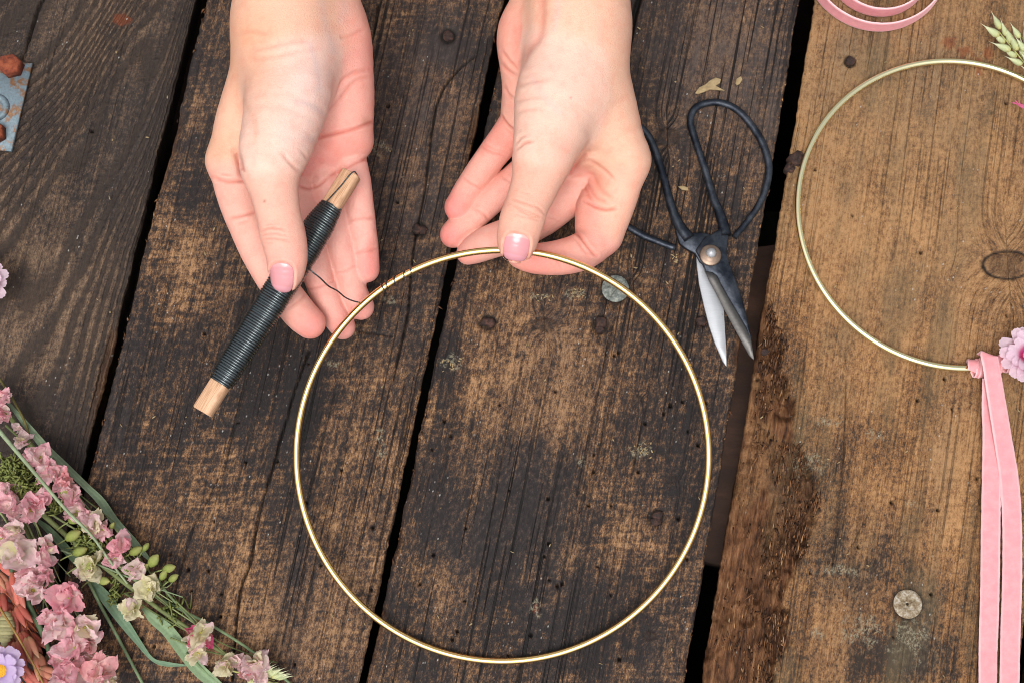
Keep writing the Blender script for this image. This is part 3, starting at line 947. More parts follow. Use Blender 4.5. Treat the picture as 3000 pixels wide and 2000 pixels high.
# --- hand on the left of the picture: palm turned up, thumb pressing the wire spool onto the fingers
dz = 0.0
handA = dict(tone=TAN, chains=[
    ('wrist', Chain([(842, -420, 76, 150), (836, -150, 73, 143), (832, 0, 71, 142), (842, 110, 70, 134)]), .004),
    ('wristp', Chain([(905, -420, 66, 150), (915, -150, 62, 138), (928, 0, 58, 122), (955, 110, 55, 122)]), .010),
    ('hypo', Chain([(950, 90, 55, 118), (988, 200, 50, 104), (1004, 300, 45, 92), (1006, 400, 42, 84)]), .008),
    ('palm', Chain([(880, 200, 46, 110), (880, 340, 40, 110), (900, 440, 36, 92)]), .010),
    ('palm', Chain([(800, 260, 46, 100), (790, 400, 40, 90), (790, 500, 38, 70)]), .010),
    ('back', Chain([(810, 90, 64, 112), (770, 220, 59, 92), (716, 340, 53, 80), (672, 470, 46, 64)]), .012),
    ('pad', Chain([(1035, 420, 40, 50), (985, 450, 40, 54), (925, 480, 39, 54), (870, 500, 38, 50)]), .005),
    ('thenar', Chain([(842, 90, 68, 136), (850, 200, 71, 130), (840, 300, 74, 124), (815, 400, 77, 108), (795, 480, 79, 84)], zs=1.1), .010),
    ('thumb', Chain([(800, 440, 78, 92), (793, 500, 79, 80), (806, 575, 80, 70), (819, 640, 80, 66), (830, 690, 79, 67), (840, 745, 77, 62), (840, 790, 74.5, 54), (834, 815, 73, 43)], zs=1.25), .006),
    ('index', Chain([(672, 470, 46, 64), (702, 590, 45, 60), (755, 730, 46, 55), (812, 830, 45, 53), (876, 915, 41, 51), (908, 946, 39, 47)]), .004),
    ('middle', Chain([(880, 500, 36, 51.3), (900, 650, 36, 47.5), (928, 790, 33, 46.5), (968, 900, 28, 42.8), (1004, 957, 25, 38.0)]), .0008),
    ('ring', Chain([(945, 480, 39, 51.3), (975, 610, 37, 46.5), (1003, 730, 34, 43.7), (1035, 850, 29, 41.8), (1058, 898, 27, 39.9)]), .0007),
    ('little', Chain([(1015, 440, 40, 51.3), (1042, 530, 40, 45.6), (1056, 644, 37, 42.8), (1070, 735, 33, 39.9), (1073, 790, 31, 39.9)]), .0007),
], nails=[('thumb', (825, 814, 92, 44, 36, 80, 0.35))],
    creases=[
    (('hypo', 'pad', 'palm'), [(930, 405), (985, 390), (1040, 378), (1100, 355)], 4.5, 1.1),
    (('hypo', 'palm', 'wristp'), [(975, 290), (1000, 240), (1040, 215), (1080, 205)], 6, .35),
    (('hypo', 'wristp', 'palm'), [(960, 330), (990, 300), (1040, 240), (1085, 225)], 6, .3),
    (('hypo', 'wristp'), [(975, 110), (1020, 108), (1070, 85)], 5, .3),
    (('little', 'pad', 'hypo', 'ring'), [(1090, 462), (1050, 474), (1014, 492), (961, 518)], 4, .9),
    (('pad', 'palm', 'ring', 'middle'), [(961, 520), (930, 545), (900, 552), (872, 540)], 4, .8),
    (('pad', 'palm'), [(940, 470), (950, 500), (962, 518)], 5, .6), (('pad', 'palm'), [(880, 500), (890, 525), (900, 548)], 5, .6),
    ('little', [(1018, 650), (1055, 640), (1100, 640)], 4, .35), ('little', [(1030, 745), (1070, 735), (1112, 728)], 4, .3),
    ('ring', [(985, 800), (1020, 790), (1050, 775)], 4, .3), ('middle', [(900, 850), (940, 840), (985, 820)], 4, .3),
    ('index', [(845, 905), (880, 880), (900, 855)], 4, .3),
    (('index', 'back'), [(625, 522), (665, 530), (725, 530)], 5, .8), (('index', 'back'), [(640, 510), (680, 512)], 4, .3), ('index', [(670, 640), (705, 632), (755, 618)], 5, .7), ('index', [(690, 655), (730, 645)], 4, .3),
    ('thumb', [(765, 676), (795, 668), (838, 674)], 3, .42), ('thumb', [(768, 690), (800, 684), (845, 692)], 3, .5), ('thumb', [(772, 702), (805, 700), (850, 706)], 3, .4), ('thumb', [(776, 712), (806, 712)], 2.5, .25), ('thumb', [(775, 660), (810, 656)], 2.5, .22),
    (('thenar', 'thumb'), [(873, 498), (850, 478), (828, 450)], 5, .45), (('thenar', 'thumb'), [(905, 470), (880, 440)], 5, .25),
    (('back', 'thenar', 'index'), [(690, 445), (700, 470), (712, 520)], 9, 1.0),
    (('wrist', 'thenar'), [(740, 150), (820, 130), (900, 118)], 7, .22), (('wrist', 'thenar'), [(735, 175), (830, 160), (940, 140)], 7, .18), (('wrist', 'back'), [(705, 95), (740, 92), (790, 100)], 7, .25),
    ], bumps=[(('thenar', 'wrist'), 905, 250, 60, 90, 1.2), ('thumb', 812, 690, 45, 25, .5), (('thenar', 'thumb'), 770, 470, 40, 30, .8)],
    tones={'hypo': PINK, 'pad': ROSE, 'palm': PINK, 'index': srgb(223, 168, 152), 'middle': srgb(225, 167, 154), 'ring': srgb(225, 167, 154), 'little': srgb(225, 167, 154), 'wristp': srgb(228, 176, 156),
           'thumb': srgb(221, 170, 152), 'thenar': srgb(224, 186, 170)},
    flush=[(('thenar', 'wrist'), 905, 260, 90, 120, WAX, .5), ('thenar', 860, 400, 70, 60, WAX, .3), (('wrist', 'back', 'thenar'), 730, 160, 90, 160, srgb(210, 152, 118), .65), (('back', 'index'), 640, 430, 60, 60, srgb(208, 156, 126), .6),
           ('index', 915, 960, 60, 55, srgb(222, 124, 120), .65), ('middle', 1005, 960, 45, 60, srgb(226, 140, 132), .55), ('ring', 1062, 905, 45, 50, srgb(226, 140, 132), .5), ('little', 1082, 780, 40, 60, srgb(222, 126, 122), .6),
           ('little', 1085, 735, 14, 30, srgb(184, 96, 80), .4), (('pad', 'hypo'), 1000, 430, 80, 40, srgb(224, 130, 120), .4), ('thumb', 835, 760, 70, 60, srgb(228, 150, 138), .5), (('hypo',), 1070, 355, 14, 14, srgb(170, 110, 84), .4), (('wristp', 'hypo'), 1060, 100, 50, 80, srgb(228, 150, 140), .5),
           (('thenar', 'thumb'), 905, 408, 22, 12, srgb(170, 150, 150), .25), ('thumb', 774, 590, 4, 4, srgb(150, 86, 66), .7)])

# --- hand on the right: thumb and bent forefinger pinching the hoop, other fingers fanned behind
dz = -18.0
C_ = lambda rows, zs=1.0: Chain(rows, dz, zs)
handB = dict(tone=TAN, chains=[
    ('wrist', C_([(1690, -420, 78, 156), (1692, -150, 75, 150), (1694, 0, 73, 147), (1692, 100, 73, 131)]), .004),
    ('wristp', C_([(1630, -420, 66, 150), (1618, -150, 63, 125), (1608, 0, 59, 108), (1572, 110, 55, 106)]), .008),
    ('hypo', C_([(1574, 100, 55, 106), (1560, 165, 51, 98), (1566, 270, 45, 93), (1556, 340, 41, 86)]), .007),
    ('palm', C_([(1640, 200, 50, 110), (1640, 330, 44, 110), (1680, 430, 42, 88)]), .010),
    ('palm', C_([(1570, 320, 40, 80), (1620, 420, 36, 78), (1700, 480, 36, 72)]), .008),
    ('back', C_([(1705, 90, 70, 122), (1735, 220, 67, 110), (1786, 370, 60, 92), (1832, 470, 53, 68)]), .012),
    ('web', C_([(1690, 300, 67, 110), (1722, 390, 58, 78)]), .012),
    ('thenar', C_([(1690, 90, 71, 130), (1660, 200, 74, 126), (1632, 300, 77, 126), (1610, 390, 79, 100), (1590, 460, 80, 80)], 1.1), .010),
    ('thumb', C_([(1610, 400, 79, 94), (1590, 470, 80, 80), (1566, 545, 80, 71), (1544, 600, 80, 65), (1531, 638, 79, 67), (1520, 680, 77.5, 64), (1515, 706, 76, 60), (1514, 722, 75, 50)], 1.25), .006),
    ('index', C_([(1832, 470, 53, 68), (1812, 555, 47, 64), (1784, 640, 43, 62), (1762, 690, 42, 60)]), .006),
    ('indexpad', C_([(1760, 560, 42, 46), (1750, 610, 42, 62), (1742, 660, 42, 58)]), .004),
    ('indextip', C_([(1765, 690, 42, 58), (1712, 734, 45, 56), (1640, 755, 48, 52), (1565, 758, 50.5, 45), (1524, 750, 51, 38)]), .0022),
    ('middle', C_([(1725, 520, 36, 60), (1660, 585, 34, 54), (1590, 642, 33, 52), (1505, 684, 33, 52), (1438, 708, 33, 50), (1394, 729, 32, 43), (1370, 743, 31, 34)]), .0007),
    ('ring', C_([(1650, 420, 34, 54), (1545, 496, 31, 47), (1470, 560, 31, 43.5), (1400, 622, 31, 43), (1346, 671, 30, 42), (1328, 688, 30, 40)]), .0007),
    ('little', C_([(1545, 330, 38, 64), (1485, 402, 36, 50), (1430, 472, 35, 44), (1376, 550, 34, 42), (1345, 608, 33, 43)]), .0007),
], nails=[('thumb', (1513, 724, 98, 41, 38, 66, 1.0))],
    creases=[
    (('thenar', 'palm', 'thumb'), [(1518, 436), (1535, 420), (1562, 414)], 4, .9), (('thenar',), [(1515, 425), (1525, 405), (1545, 395)], 5, .3),
    (('thenar',), [(1512, 330), (1540, 322), (1580, 318)], 5, .22), (('thenar',), [(1512, 300), (1545, 290), (1590, 284)], 5, .2), (('thenar',), [(1512, 255), (1550, 242), (1600, 235)], 6, .2),
    (('hypo', 'wristp', 'thenar', 'wrist'), [(1592, -120), (1590, -20), (1588, 60), (1578, 110), (1545, 150), (1528, 185)], 13, .7), (('hypo', 'wristp'), [(1572, -60), (1570, 40), (1552, 115), (1530, 150)], 7, .25),
    (('hypo', 'palm', 'thenar'), [(1470, 150), (1490, 178), (1520, 208)], 5, .5), (('hypo', 'palm'), [(1470, 190), (1490, 210), (1512, 222)], 5, .4), (('hypo', 'palm'), [(1478, 255), (1490, 278), (1506, 290)], 4, .6),
    (('hypo', 'palm', 'little'), [(1466, 335), (1485, 365), (1508, 384)], 4, .9),
    ('little', [(1405, 425), (1440, 445), (1478, 455)], 4, .35), ('little', [(1412, 418), (1450, 438), (1484, 446)], 4, .25), ('little', [(1352, 515), (1380, 535), (1412, 552)], 4, .3), ('ring', [(1470, 515), (1490, 530), (1510, 535)], 4, .25), ('ring', [(1390, 612), (1415, 625), (1436, 650)], 4, .3),
    ('middle', [(1600, 640), (1620, 640), (1650, 655)], 4, .15),
    ('thumb', [(1498, 582), (1540, 596), (1578, 610), (1596, 630)], 3, .45), ('thumb', [(1505, 602), (1545, 620), (1592, 640)], 3, .55), ('thumb', [(1515, 612), (1550, 632), (1580, 640)], 3, .4), ('thumb', [(1500, 628), (1550, 640), (1588, 648)], 3, .3), ('thumb', [(1520, 560), (1560, 572)], 3, .18),
    (('web', 'back', 'palm', 'index', 'indexpad', 'thenar'), [(1722, 452), (1704, 468), (1682, 492), (1660, 520)], 6, 1.0),
    (('web', 'palm', 'index', 'indexpad', 'back'), [(1696, 472), (1730, 474), (1770, 500), (1800, 528)], 5, .45),
    (('palm', 'index', 'indexpad', 'web'), [(1702, 520), (1718, 560), (1735, 590)], 5, .6), (('palm', 'index', 'indexpad', 'web'), [(1735, 515), (1760, 555), (1790, 580)], 6, .5), (('palm', 'index', 'indexpad', 'web'), [(1715, 530), (1745, 575), (1780, 592)], 5, .4),
    (('palm', 'index', 'indexpad'), [(1712, 588), (1740, 604), (1775, 614), (1808, 610)], 4, 1.0),
    (('index', 'indexpad', 'indextip'), [(1676, 676), (1696, 690), (1716, 714), (1738, 742), (1750, 750)], 4, 1.1), (('indextip',), [(1612, 735), (1632, 760), (1642, 790)], 4, .45), (('indextip',), [(1690, 700), (1712, 735), (1728, 748)], 4, .35),
    ], bumps=[(('thenar', 'web', 'back', 'thumb'), 1640, 430, 70, 50, .8), ('thumb', 1540, 620, 45, 28, .5), (('web', 'back', 'thenar'), 1735, 452, 40, 18, -1.6), (('back', 'index'), 1850, 440, 40, 50, .8)],
    tones={'hypo': srgb(226, 168, 150), 'palm': PINK, 'index': srgb(226, 172, 150), 'indexpad': srgb(224, 162, 146), 'indextip': srgb(224, 160, 145), 'middle': srgb(224, 168, 153), 'ring': srgb(224, 164, 149), 'little': srgb(224, 162, 147), 'wristp': srgb(228, 172, 150),
           'thumb': srgb(218, 166, 146), 'thenar': srgb(222, 182, 164), 'web': srgb(219, 170, 148), 'back': srgb(220, 174, 150)},
    flush=[('little', 1325, 620, 50, 60, srgb(222, 122, 118), .7), ('ring', 1310, 695, 45, 40, srgb(222, 122, 118), .7), ('little', 1470, 400, 50, 60, srgb(224, 130, 116), .5), (('indextip',), 1575, 775, 60, 35, srgb(226, 124, 116), .6),
           (('hypo', 'wristp'), 1510, 100, 50, 70, srgb(226, 140, 130), .5), (('indexpad', 'index'), 1730, 640, 50, 40, srgb(226, 146, 132), .4), ('middle', 1360, 755, 40, 40, srgb(228, 140, 128), .5),
           (('thumb', 'thenar'), 1640, 430, 40, 50, srgb(222, 140, 120), .35), (('thenar', 'back', 'wrist'), 1630, 220, 90, 130, srgb(226, 192, 178), .5), ('thumb', 1515, 690, 60, 30, srgb(226, 150, 132), .4), (('thenar', 'back', 'web'), 1672, 287, 4, 4, srgb(200, 70, 80), .5)])

VB = srgb(190, 168, 172)
handA['veins'] = [(('wristp', 'wrist', 'thenar'), [(935, -40), (945, 30), (960, 90), (975, 150)], 12, VB, .25), (('wristp', 'hypo'), [(1005, -40), (1010, 20), (1000, 60)], 12, VB, .2), (('thenar',), [(870, 300), (905, 310), (940, 330)], 7, VB, .35),
                  (('thenar', 'wrist'), [(905, 130), (925, 200), (930, 260)], 9, VB, .3), (('thenar', 'back'), [(720, 300), (750, 370), (745, 420)], 10, srgb(196, 146, 120), .35)]
handB['veins'] = [(('wristp', 'wrist'), [(1640, -60), (1635, 20), (1622, 90), (1600, 150)], 12, VB, .25), (('back', 'wrist', 'web'), [(1760, 60), (1755, 180), (1790, 300)], 11, srgb(204, 162, 146), .35), (('thenar',), [(1560, 230), (1600, 290), (1640, 330)], 9, VB, .22)]
if not globals().get('SKIP_HANDS'):
    o = grow_hand('hand', handA)
    tag(o, 'palm-up hand with thumb pressing the wire spool onto its fingers', 'hand', 'the two working hands')
    o = grow_hand('hand', handB)
    tag(o, 'hand pinching the gold hoop between thumb and bent forefinger', 'hand', 'the two working hands')
# ------------------------------------------------------------------ hoops
def metal(name, col, rough, bscale=300, bs=0.05, **kw):
    N = NT(name)
    co = N.objco()
    r = N.math('MULTIPLY_ADD', N.noise(co, 260, 3, 0.6), 0.12, rough - 0.05)
    return N.set(Base_Color=col, Metallic=1.0, Roughness=r, Normal=N.bump(N.noise(co, bscale, 2), bs, 0.0004), **kw)

GOLD = metal('gold_metal', (0.96, 0.66, 0.26), 0.12)
CHAMP = metal('champagne_metal', (0.98, 0.90, 0.54), 0.13)

def ring_points(top, bottom, R=None, n=240):
    """circle through two opposite points, lying in the plane that holds the x axis"""
    top, bottom = np.array(top), np.array(bottom)
    c = (top + bottom) / 2; v = (top - bottom) / 2
    R = np.linalg.norm(v) if R is None else R
    v = v / np.linalg.norm(v); u = np.array([1.0, 0, 0]); u = u - v * (u @ v); u /= np.linalg.norm(u)
    a = np.linspace(0, 2 * math.pi, n, endpoint=False)
    return c + R * (np.sin(a)[:, None] * u + np.cos(a)[:, None] * v), c, u, v, R

def ring_mesh(P, r, seg=14):
    n = len(P)
    T = np.roll(P, -1, 0) - np.roll(P, 1, 0); T /= np.linalg.norm(T, axis=1)[:, None]
    c = P.mean(0); N1 = P - c; N1 /= np.linalg.norm(N1, axis=1)[:, None]
    B = np.cross(T, N1)
    a = np.linspace(0, 2 * math.pi, seg, endpoint=False)
    V = (P[:, None] + r * (np.cos(a)[None, :, None] * N1[:, None] + np.sin(a)[None, :, None] * B[:, None])).reshape(-1, 3)
    i = (np.arange(n) * seg)[:, None]; j = np.arange(seg)[None]; k = (j + 1) % seg; i2 = (np.roll(np.arange(n), -1) * seg)[:, None]
    return V, np.stack([i + j, i2 + j, i2 + k, i + k], -1).reshape(-1, 4)

HOOP_R = 0.0016
hp, hc, hu, hv, hR = ring_points(at(1460, 733, 0.0475), at(1484, 1935, HOOP_R + 0.0008))
V, F = ring_mesh(hp, HOOP_R)
tag(obj('metal_hoop', mesh_np('metal_hoop', V, F), GOLD), 'large polished gold hoop held up by the pinching hand, dark wire started on it', 'hoop')
hp2, c2, u2, v2, R2 = ring_points(at(2800, 181, HOOP_R + 0.0005), at(2806, 1078, HOOP_R + 0.0005))
V, F = ring_mesh(hp2, HOOP_R)
tag(obj('metal_hoop', mesh_np('metal_hoop', V, F), CHAMP), 'smaller pale champagne hoop lying on the brown plank with ribbon tied on', 'hoop')
# ------------------------------------------------------------------ wire spool
N = NT('beech_wood')
co = N.objco()
g = N.noise(N.vmul(co, (1500, 1500, 1500)), 1, 3, 0.6)
st = N.attr('Col', 'Color')
fl = N.noise(N.vmul(N.attr('gl', 'Vector'), (2600, 90, 1)), 1, 3, 0.6)
BEECH = N.set(Base_Color=N.mix(N.rng(fl, 0.35, 0.75), srgb(212, 172, 138), srgb(158, 112, 78)), Roughness=0.6, Normal=N.bump(fl, 0.3, 0.0003))
N = NT('enamelled_wire')
WIRE = N.set(Base_Color=N.mix(N.noise(N.objco(), 320, 3), (0.05, 0.062, 0.066), (0.13, 0.155, 0.165)), Roughness=N.rng(N.noise(N.objco(), 500, 2), 0.2, 0.8, 0.18, 0.36), Metallic=0.85, Coat_Weight=0.4, Coat_Roughness=0.12, Specular_IOR_Level=0.7)

SA, SB = at(593, 1206, 0.060), at(1031, 509, 0.0595)
axis = SB - SA; SL = np.linalg.norm(axis); axis /= SL
side = np.cross(axis, [0, 0, 1.0]); side /= np.linalg.norm(side); upv = np.cross(side, axis)
side, upv = side * math.cos(.2) + upv * math.sin(.2), upv * math.cos(.2) - side * math.sin(.2)
spx = float(scale_at((SA + SB) / 2))
spool = empty('wire_spool', (SA + SB) / 2)
tag(spool, 'wooden stick wound with dark green florist wire, held under a thumb', 'spool')
mb = MB()
hw, ht, ch = 27 * spx, 0.0031, 0.0005
sec = [(-hw + ch, -ht), (hw - ch, -ht), (hw, -ht + ch), (hw, ht - ch * 2), (hw - ch * 2, ht), (2 * ch, ht), (-hw + ch, ht), (-hw, ht - ch), (-hw, -ht + ch)]
ts = np.array([0, 0.0006, 0.02, SL * .5, SL - .02, SL - .0006, SL]); ins = [0.93, 1, 1, 1, 1, 1, .93]
Vs = np.array([[SA + axis * t + side * a * k + upv * b * k for a, b in sec] for t, k in zip(ts, ins)])
ns = len(sec)
Fq = [(i * ns + j, i * ns + (j + 1) % ns, (i + 1) * ns + (j + 1) % ns, (i + 1) * ns + j) for i in range(len(ts) - 1) for j in range(ns)]
Ft = [(0, j + 1, j) for j in range(1, ns - 1)] + [((len(ts) - 1) * ns, (len(ts) - 1) * ns + j, (len(ts) - 1) * ns + j + 1) for j in range(1, ns - 1)]
me = mesh_np('stick', Vs.reshape(-1, 3), [np.array(Fq), np.array(Ft)], smooth=False)
gl = np.stack([((Vs - SA) @ side + ((Vs - SA) @ upv)).ravel(), ((Vs - SA) @ axis).ravel(), np.zeros(Vs.shape[0] * ns)], -1)
a_ = me.attributes.new('gl', 'FLOAT_VECTOR', 'POINT'); a_.data.foreach_set('vector', gl.astype(np.float32).ravel())
obj('stick', me, BEECH, spool)
# windings
t0w, t1w = 0.118 * SL, 0.862 * SL
turns = 80
seg = 26
tt = np.linspace(0, 1, turns * seg)
rnd = np.random.RandomState(4)
jit = np.interp(tt * turns, np.arange(turns + 1), rnd.normal(0, 1, turns + 1))
jit2 = np.interp(tt * turns, np.arange(turns + 1), rnd.normal(0, 1, turns + 1))
prof = np.interp(tt, [0, .015, .04, .2, .45, .62, .78, .9, .965, 1], [31, 35, 37, 39, 42, 44, 45, 41, 35, 31]) * spx
ang = tt * turns * 2 * math.pi
pw = lambda c: np.sign(c) * np.abs(c) ** 0.82
a = prof + jit * 0.00009; b = prof * 0.80 + jit * 0.00008
s_ = t0w + (t1w - t0w) * tt + jit2 * 0.00012
W = SA + axis * s_[:, None] + side * (a * pw(np.cos(ang)))[:, None] + upv * (b * pw(np.sin(ang)))[:, None]
mb = MB(); mb.tube(W, (t1w - t0w) / turns * 0.50, 6, True)
mb.build('winding', WIRE, spool)
# under-layers so that no gap shows the stick
mb = MB(); q = np.linspace(0, 1, 30)
pr = np.interp(q, [0, .04, .45, .78, .965, 1], [30, 35, 40, 43, 33, 29]) * spx - 0.0003
for_ang = np.linspace(0, 2 * math.pi, 28, endpoint=False)
Vc = np.array([[SA + axis * (t0w + (t1w - t0w) * t) + side * r * pw(np.cos(x)) + upv * r * .8 * pw(np.sin(x)) for x in for_ang] for t, r in zip(q, pr)]).reshape(-1, 3)
Fc = [(i * 28 + j, i * 28 + (j + 1) % 28, (i + 1) * 28 + (j + 1) % 28, (i + 1) * 28 + j) for i in range(29) for j in range(28)]
mb.add(Vc, Fc); mb.build('inner_winding', WIRE, spool)
# wire end laid over the top of the stick
mb = MB()
e0 = SA + axis * (t1w - .002)
mb.tube(catmull([e0 + upv * .0052 - side * .001, SA + axis * (SL - .008) + upv * .0036 + side * .0004, SA + axis * (SL - .002) + upv * .0037 + side * .0012, SA + axis * (SL + .0006) + upv * .003 + side * .002, SA + axis * (SL + .0005) - upv * .001 + side * .0026], 6), .00033, 6)
mb.build('wire_end', WIRE, spool)
# loose strand running to the hoop and coiled round it
hx, hy = proj(hp)
def hoop_index(px, py):
    return int(np.argmin(np.hypot(hx - px, hy - py)))
i0, i1 = hoop_index(1112, 838), hoop_index(1212, 778)
rows = [(897, 778, 66), (915, 797, 66), (938, 815, 63), (962, 838, 58), (989, 853, 53), (1012, 872, 48), (1042, 884, 44), (1068, 884, 41)]
pts = [at(x, y, z * .001) for x, y, z in rows]
u_ = np.linspace(0, 1, 140)
idx = i0 + (i1 - i0) * np.interp(u_, [0, .25, .5, .75, 1], [0, .12, .42, .78, 1])
fi = np.floor(idx).astype(int); fr = idx - fi
nH = len(hp)
Pc = hp[fi % nH] * (1 - fr)[:, None] + hp[(fi + 1) % nH] * fr[:, None]
Tn = hp[(fi + 1) % nH] - hp[(fi - 1) % nH]; Tn /= np.linalg.norm(Tn, axis=1)[:, None]
N1 = Pc - hc; N1 -= Tn * (N1 * Tn).sum(1)[:, None]; N1 /= np.linalg.norm(N1, axis=1)[:, None]
B1 = np.cross(Tn, N1)
an = -1.9 - u_ * 5 * 2 * math.pi
coil = Pc + (HOOP_R + .00042) * (np.cos(an)[:, None] * N1 + np.sin(an)[:, None] * B1)
tail = coil[-1] + np.array([[0.003, -0.0012, .0006]])
lead = catmull(pts + [coil[0]], 6)
mb = MB(); mb.tube(np.vstack([lead[:-1], coil, tail]), .00036, 6)
mb.build('loose_wire', WIRE, spool)

# ------------------------------------------------------------------ scissors
N = NT('forged_iron')
co = N.objco()
n1 = N.noise(co, 120, 5, 0.6); n2 = N.noise(co, 900, 3, 0.6)
IRON = N.set(Base_Color=N.mix(N.rng(n1, 0.35, 0.7), (0.012, 0.016, 0.025), N.mix(n2, (0.034, 0.043, 0.062), (0.08, 0.088, 0.10))), Metallic=0.75, Roughness=N.rng(n2, 0.3, 0.8, 0.34, 0.55), Normal=N.bump(N.math('MULTIPLY_ADD', n2, 0.4, n1), 0.35, 0.0007))
N = NT('ground_steel')
co = N.objco()
br = N.noise(N.vmul(co, (160, 1900, 400)), 1, 3, 0.6)
sp = N.math('MULTIPLY', N.rng(N.noise(co, 620, 4, 0.7), 0.62, 0.72), N.rng(N.noise(co, 90, 2), 0.45, 0.6))
STEEL = N.set(Base_Color=N.mix(N.math('MULTIPLY', sp, 0.8), N.mix(br, (0.34, 0.355, 0.375), (0.46, 0.475, 0.50)), (0.10, 0.06, 0.04)), Metallic=0.45, Roughness=0.5, Normal=N.bump(br, 0.12, 0.0003))
N = NT('edge_steel')
br = N.noise(N.vmul(N.objco(), (900, 900, 900)), 1, 4, 0.6)
EDGE = N.set(Base_Color=N.mix(br, (0.055, 0.052, 0.05), (0.13, 0.125, 0.12)), Metallic=0.9, Roughness=0.42)
N = NT('tarnished_brass')
BRASS = N.set(Base_Color=N.mix(N.noise(N.objco(), 420, 4, 0.7), (0.12, 0.08, 0.06), (0.34, 0.25, 0.19)), Metallic=0.8, Roughness=0.42)
c5 = lambda x, y: (1800 + x / 1.802, 250 + y / 1.802)
sciss = empty('scissors', at(2081, 749, 0.0))
tag(sciss, 'black forged iron florist scissors lying open on the planks', 'scissors')
spx2 = float(scale_at(at(2080, 700, 0.002)))
# right handle and the dark blade are one half, left handle and the bright blade the other
hr = [(585, 800, 15), (572, 735, 13.5), (548, 660, 11.5), (520, 590, 10), (480, 450, 9.2), (430, 300, 9), (402, 200, 9), (418, 132, 9), (480, 96, 9), (565, 94, 9), (650, 133, 9.2), (728, 218, 9.4), (788, 320, 9.6), (815, 430, 9.4), (800, 545, 8.8), (757, 640, 8), (700, 722, 7.6), (632, 804, 7.4)]
hl = [(395, 815, 16), (350, 755, 14), (318, 690, 12), (292, 610, 10.5), (258, 480, 9.5), (220, 360, 9.2), (180, 268, 9), (120, 215, 9), (30, 215, 9), (-60, 290, 9), (-105, 420, 9), (-100, 550, 9), (-40, 660, 9), (50, 730, 8.8), (100, 765, 8.8), (160, 798, 8.6), (240, 830, 8.2), (322, 860, 7.8)]
for rows, zc in ((hl, .0024), (hr, .0030)):
    R = catmull([(*c5(x, y), r) for x, y, r in rows], 5)
    P = np.array([at(x, y, 0.0019) for x, y, _ in R])
    P[:, 2] += (zc - .0019) * np.clip(1 - np.arange(len(P)) / 18, 0, 1)
    mb = MB(); mb.tube(P, R[:, 2] * spx2 * 1.22, 12, True, flat=((0, 0, 1), .82))
    mb.build('handle', IRON, sciss)
poly = lambda L, z: np.array([at(*c5(x, y), z)[:2] for x, y in L])
mb = MB()
mb.prism(poly([(312, 690), (325, 780), (345, 838), (385, 868), (425, 888), (450, 935), (490, 965), (540, 950), (566, 925), (575, 870), (520, 790), (455, 776), (398, 782), (360, 745), (340, 700)], .003), .0008, .0032, .0005)
mb.build('shoulder', IRON, sciss, smooth=False)
mb = MB()
mb.prism(poly([(432, 900), (436, 960), (447, 1050), (474, 1170), (500, 1270), (530, 1360), (572, 1456), (592, 1481), (591, 1400), (584, 1290), (578, 1180), (545, 1095), (505, 1020), (478, 975), (455, 930)], .002), .0008, .0022, .0002)
mb.build('blade', STEEL, sciss, smooth=False)['label'] = 'bright steel blade with rust specks'
mb = MB()
mb.prism(poly([(428, 872), (446, 905), (470, 950), (482, 985), (520, 992), (540, 1010), (566, 1062), (610, 1140), (655, 1215), (695, 1285), (720, 1335), (716, 1300), (702, 1235), (684, 1160), (640, 1030), (605, 935), (592, 880), (602, 800), (598, 745), (575, 745), (548, 762), (520, 785), (480, 800)], .004), .0033, .0046, .0004)
mb.build('blade', IRON, sciss, smooth=False)['label'] = 'dark forged blade'
mb = MB()
bp = [(482, 985), (520, 992), (540, 1010), (566, 1062), (610, 1140), (655, 1215), (695, 1285), (720, 1335), (729, 1385), (738, 1447), (712, 1424), (640, 1292), (580, 1182), (535, 1092), (500, 1030)]
z1 = np.array([.0044] + [.0044] * 7 + [.004, .0036] + [.0034] * 5)
mb.prism(poly(bp, .004), .0030, z1, .00005)
mb.build('cutting_edge', EDGE, sciss, smooth=False)
mb = MB()
M = Matrix.Translation(Vector(at(2081, 749, .0046)))
mb.lathe([(0, 0), (32 * spx2, 0), (32 * spx2, .0005), (29 * spx2, .0010), (20 * spx2, .0009), (16 * spx2, .0012), (0, .0012)], M, 32)
mb.build('washer', BRASS, sciss)
mb = MB()
M = Matrix.Translation(Vector(at(2083, 742, .0054)))
mb.lathe([(15 * spx2, 0), (15.5 * spx2, .0008), (13 * spx2, .0016), (6 * spx2, .0026), (0, .0028)], M, 7)
mb.build('rivet', STEEL, sciss, smooth=False)

# ------------------------------------------------------------------ iron in the boards: each piece belongs to the plank it sits in
N = NT('rusty_iron')
co = N.objco()
n = N.noise(co, 420, 5, 0.65)
RUSTY = N.set(Base_Color=N.ramp(n, [(0.3, srgb(24, 18, 17)), (0.5, srgb(50, 33, 28)), (0.72, srgb(92, 60, 48))]), Roughness=0.8, Metallic=0.2, Normal=N.bump(n, 0.7, 0.0008))
N = NT('orange_rust')
n = N.noise(N.objco(), 300, 5, 0.65)
ORUST = N.set(Base_Color=N.ramp(n, [(0.3, srgb(74, 32, 20)), (0.5, srgb(122, 56, 32)), (0.75, srgb(150, 84, 54))]), Roughness=0.9, Normal=N.bump(n, 0.8, 0.0012))
N = NT('zinc_plate')
co = N.objco()
n = N.noise(co, 130, 5, 0.65); n2 = N.noise(co, 700, 4, 0.6)
zc = N.mix(n2, srgb(78, 92, 100), srgb(130, 148, 158))
ZINC = N.set(Base_Color=N.mix(N.rng(n, 0.50, 0.60), zc, N.mix(n2, srgb(84, 58, 40), srgb(150, 112, 80))), Roughness=0.55, Metallic=0.25, Normal=N.bump(n2, 0.4, 0.0006))
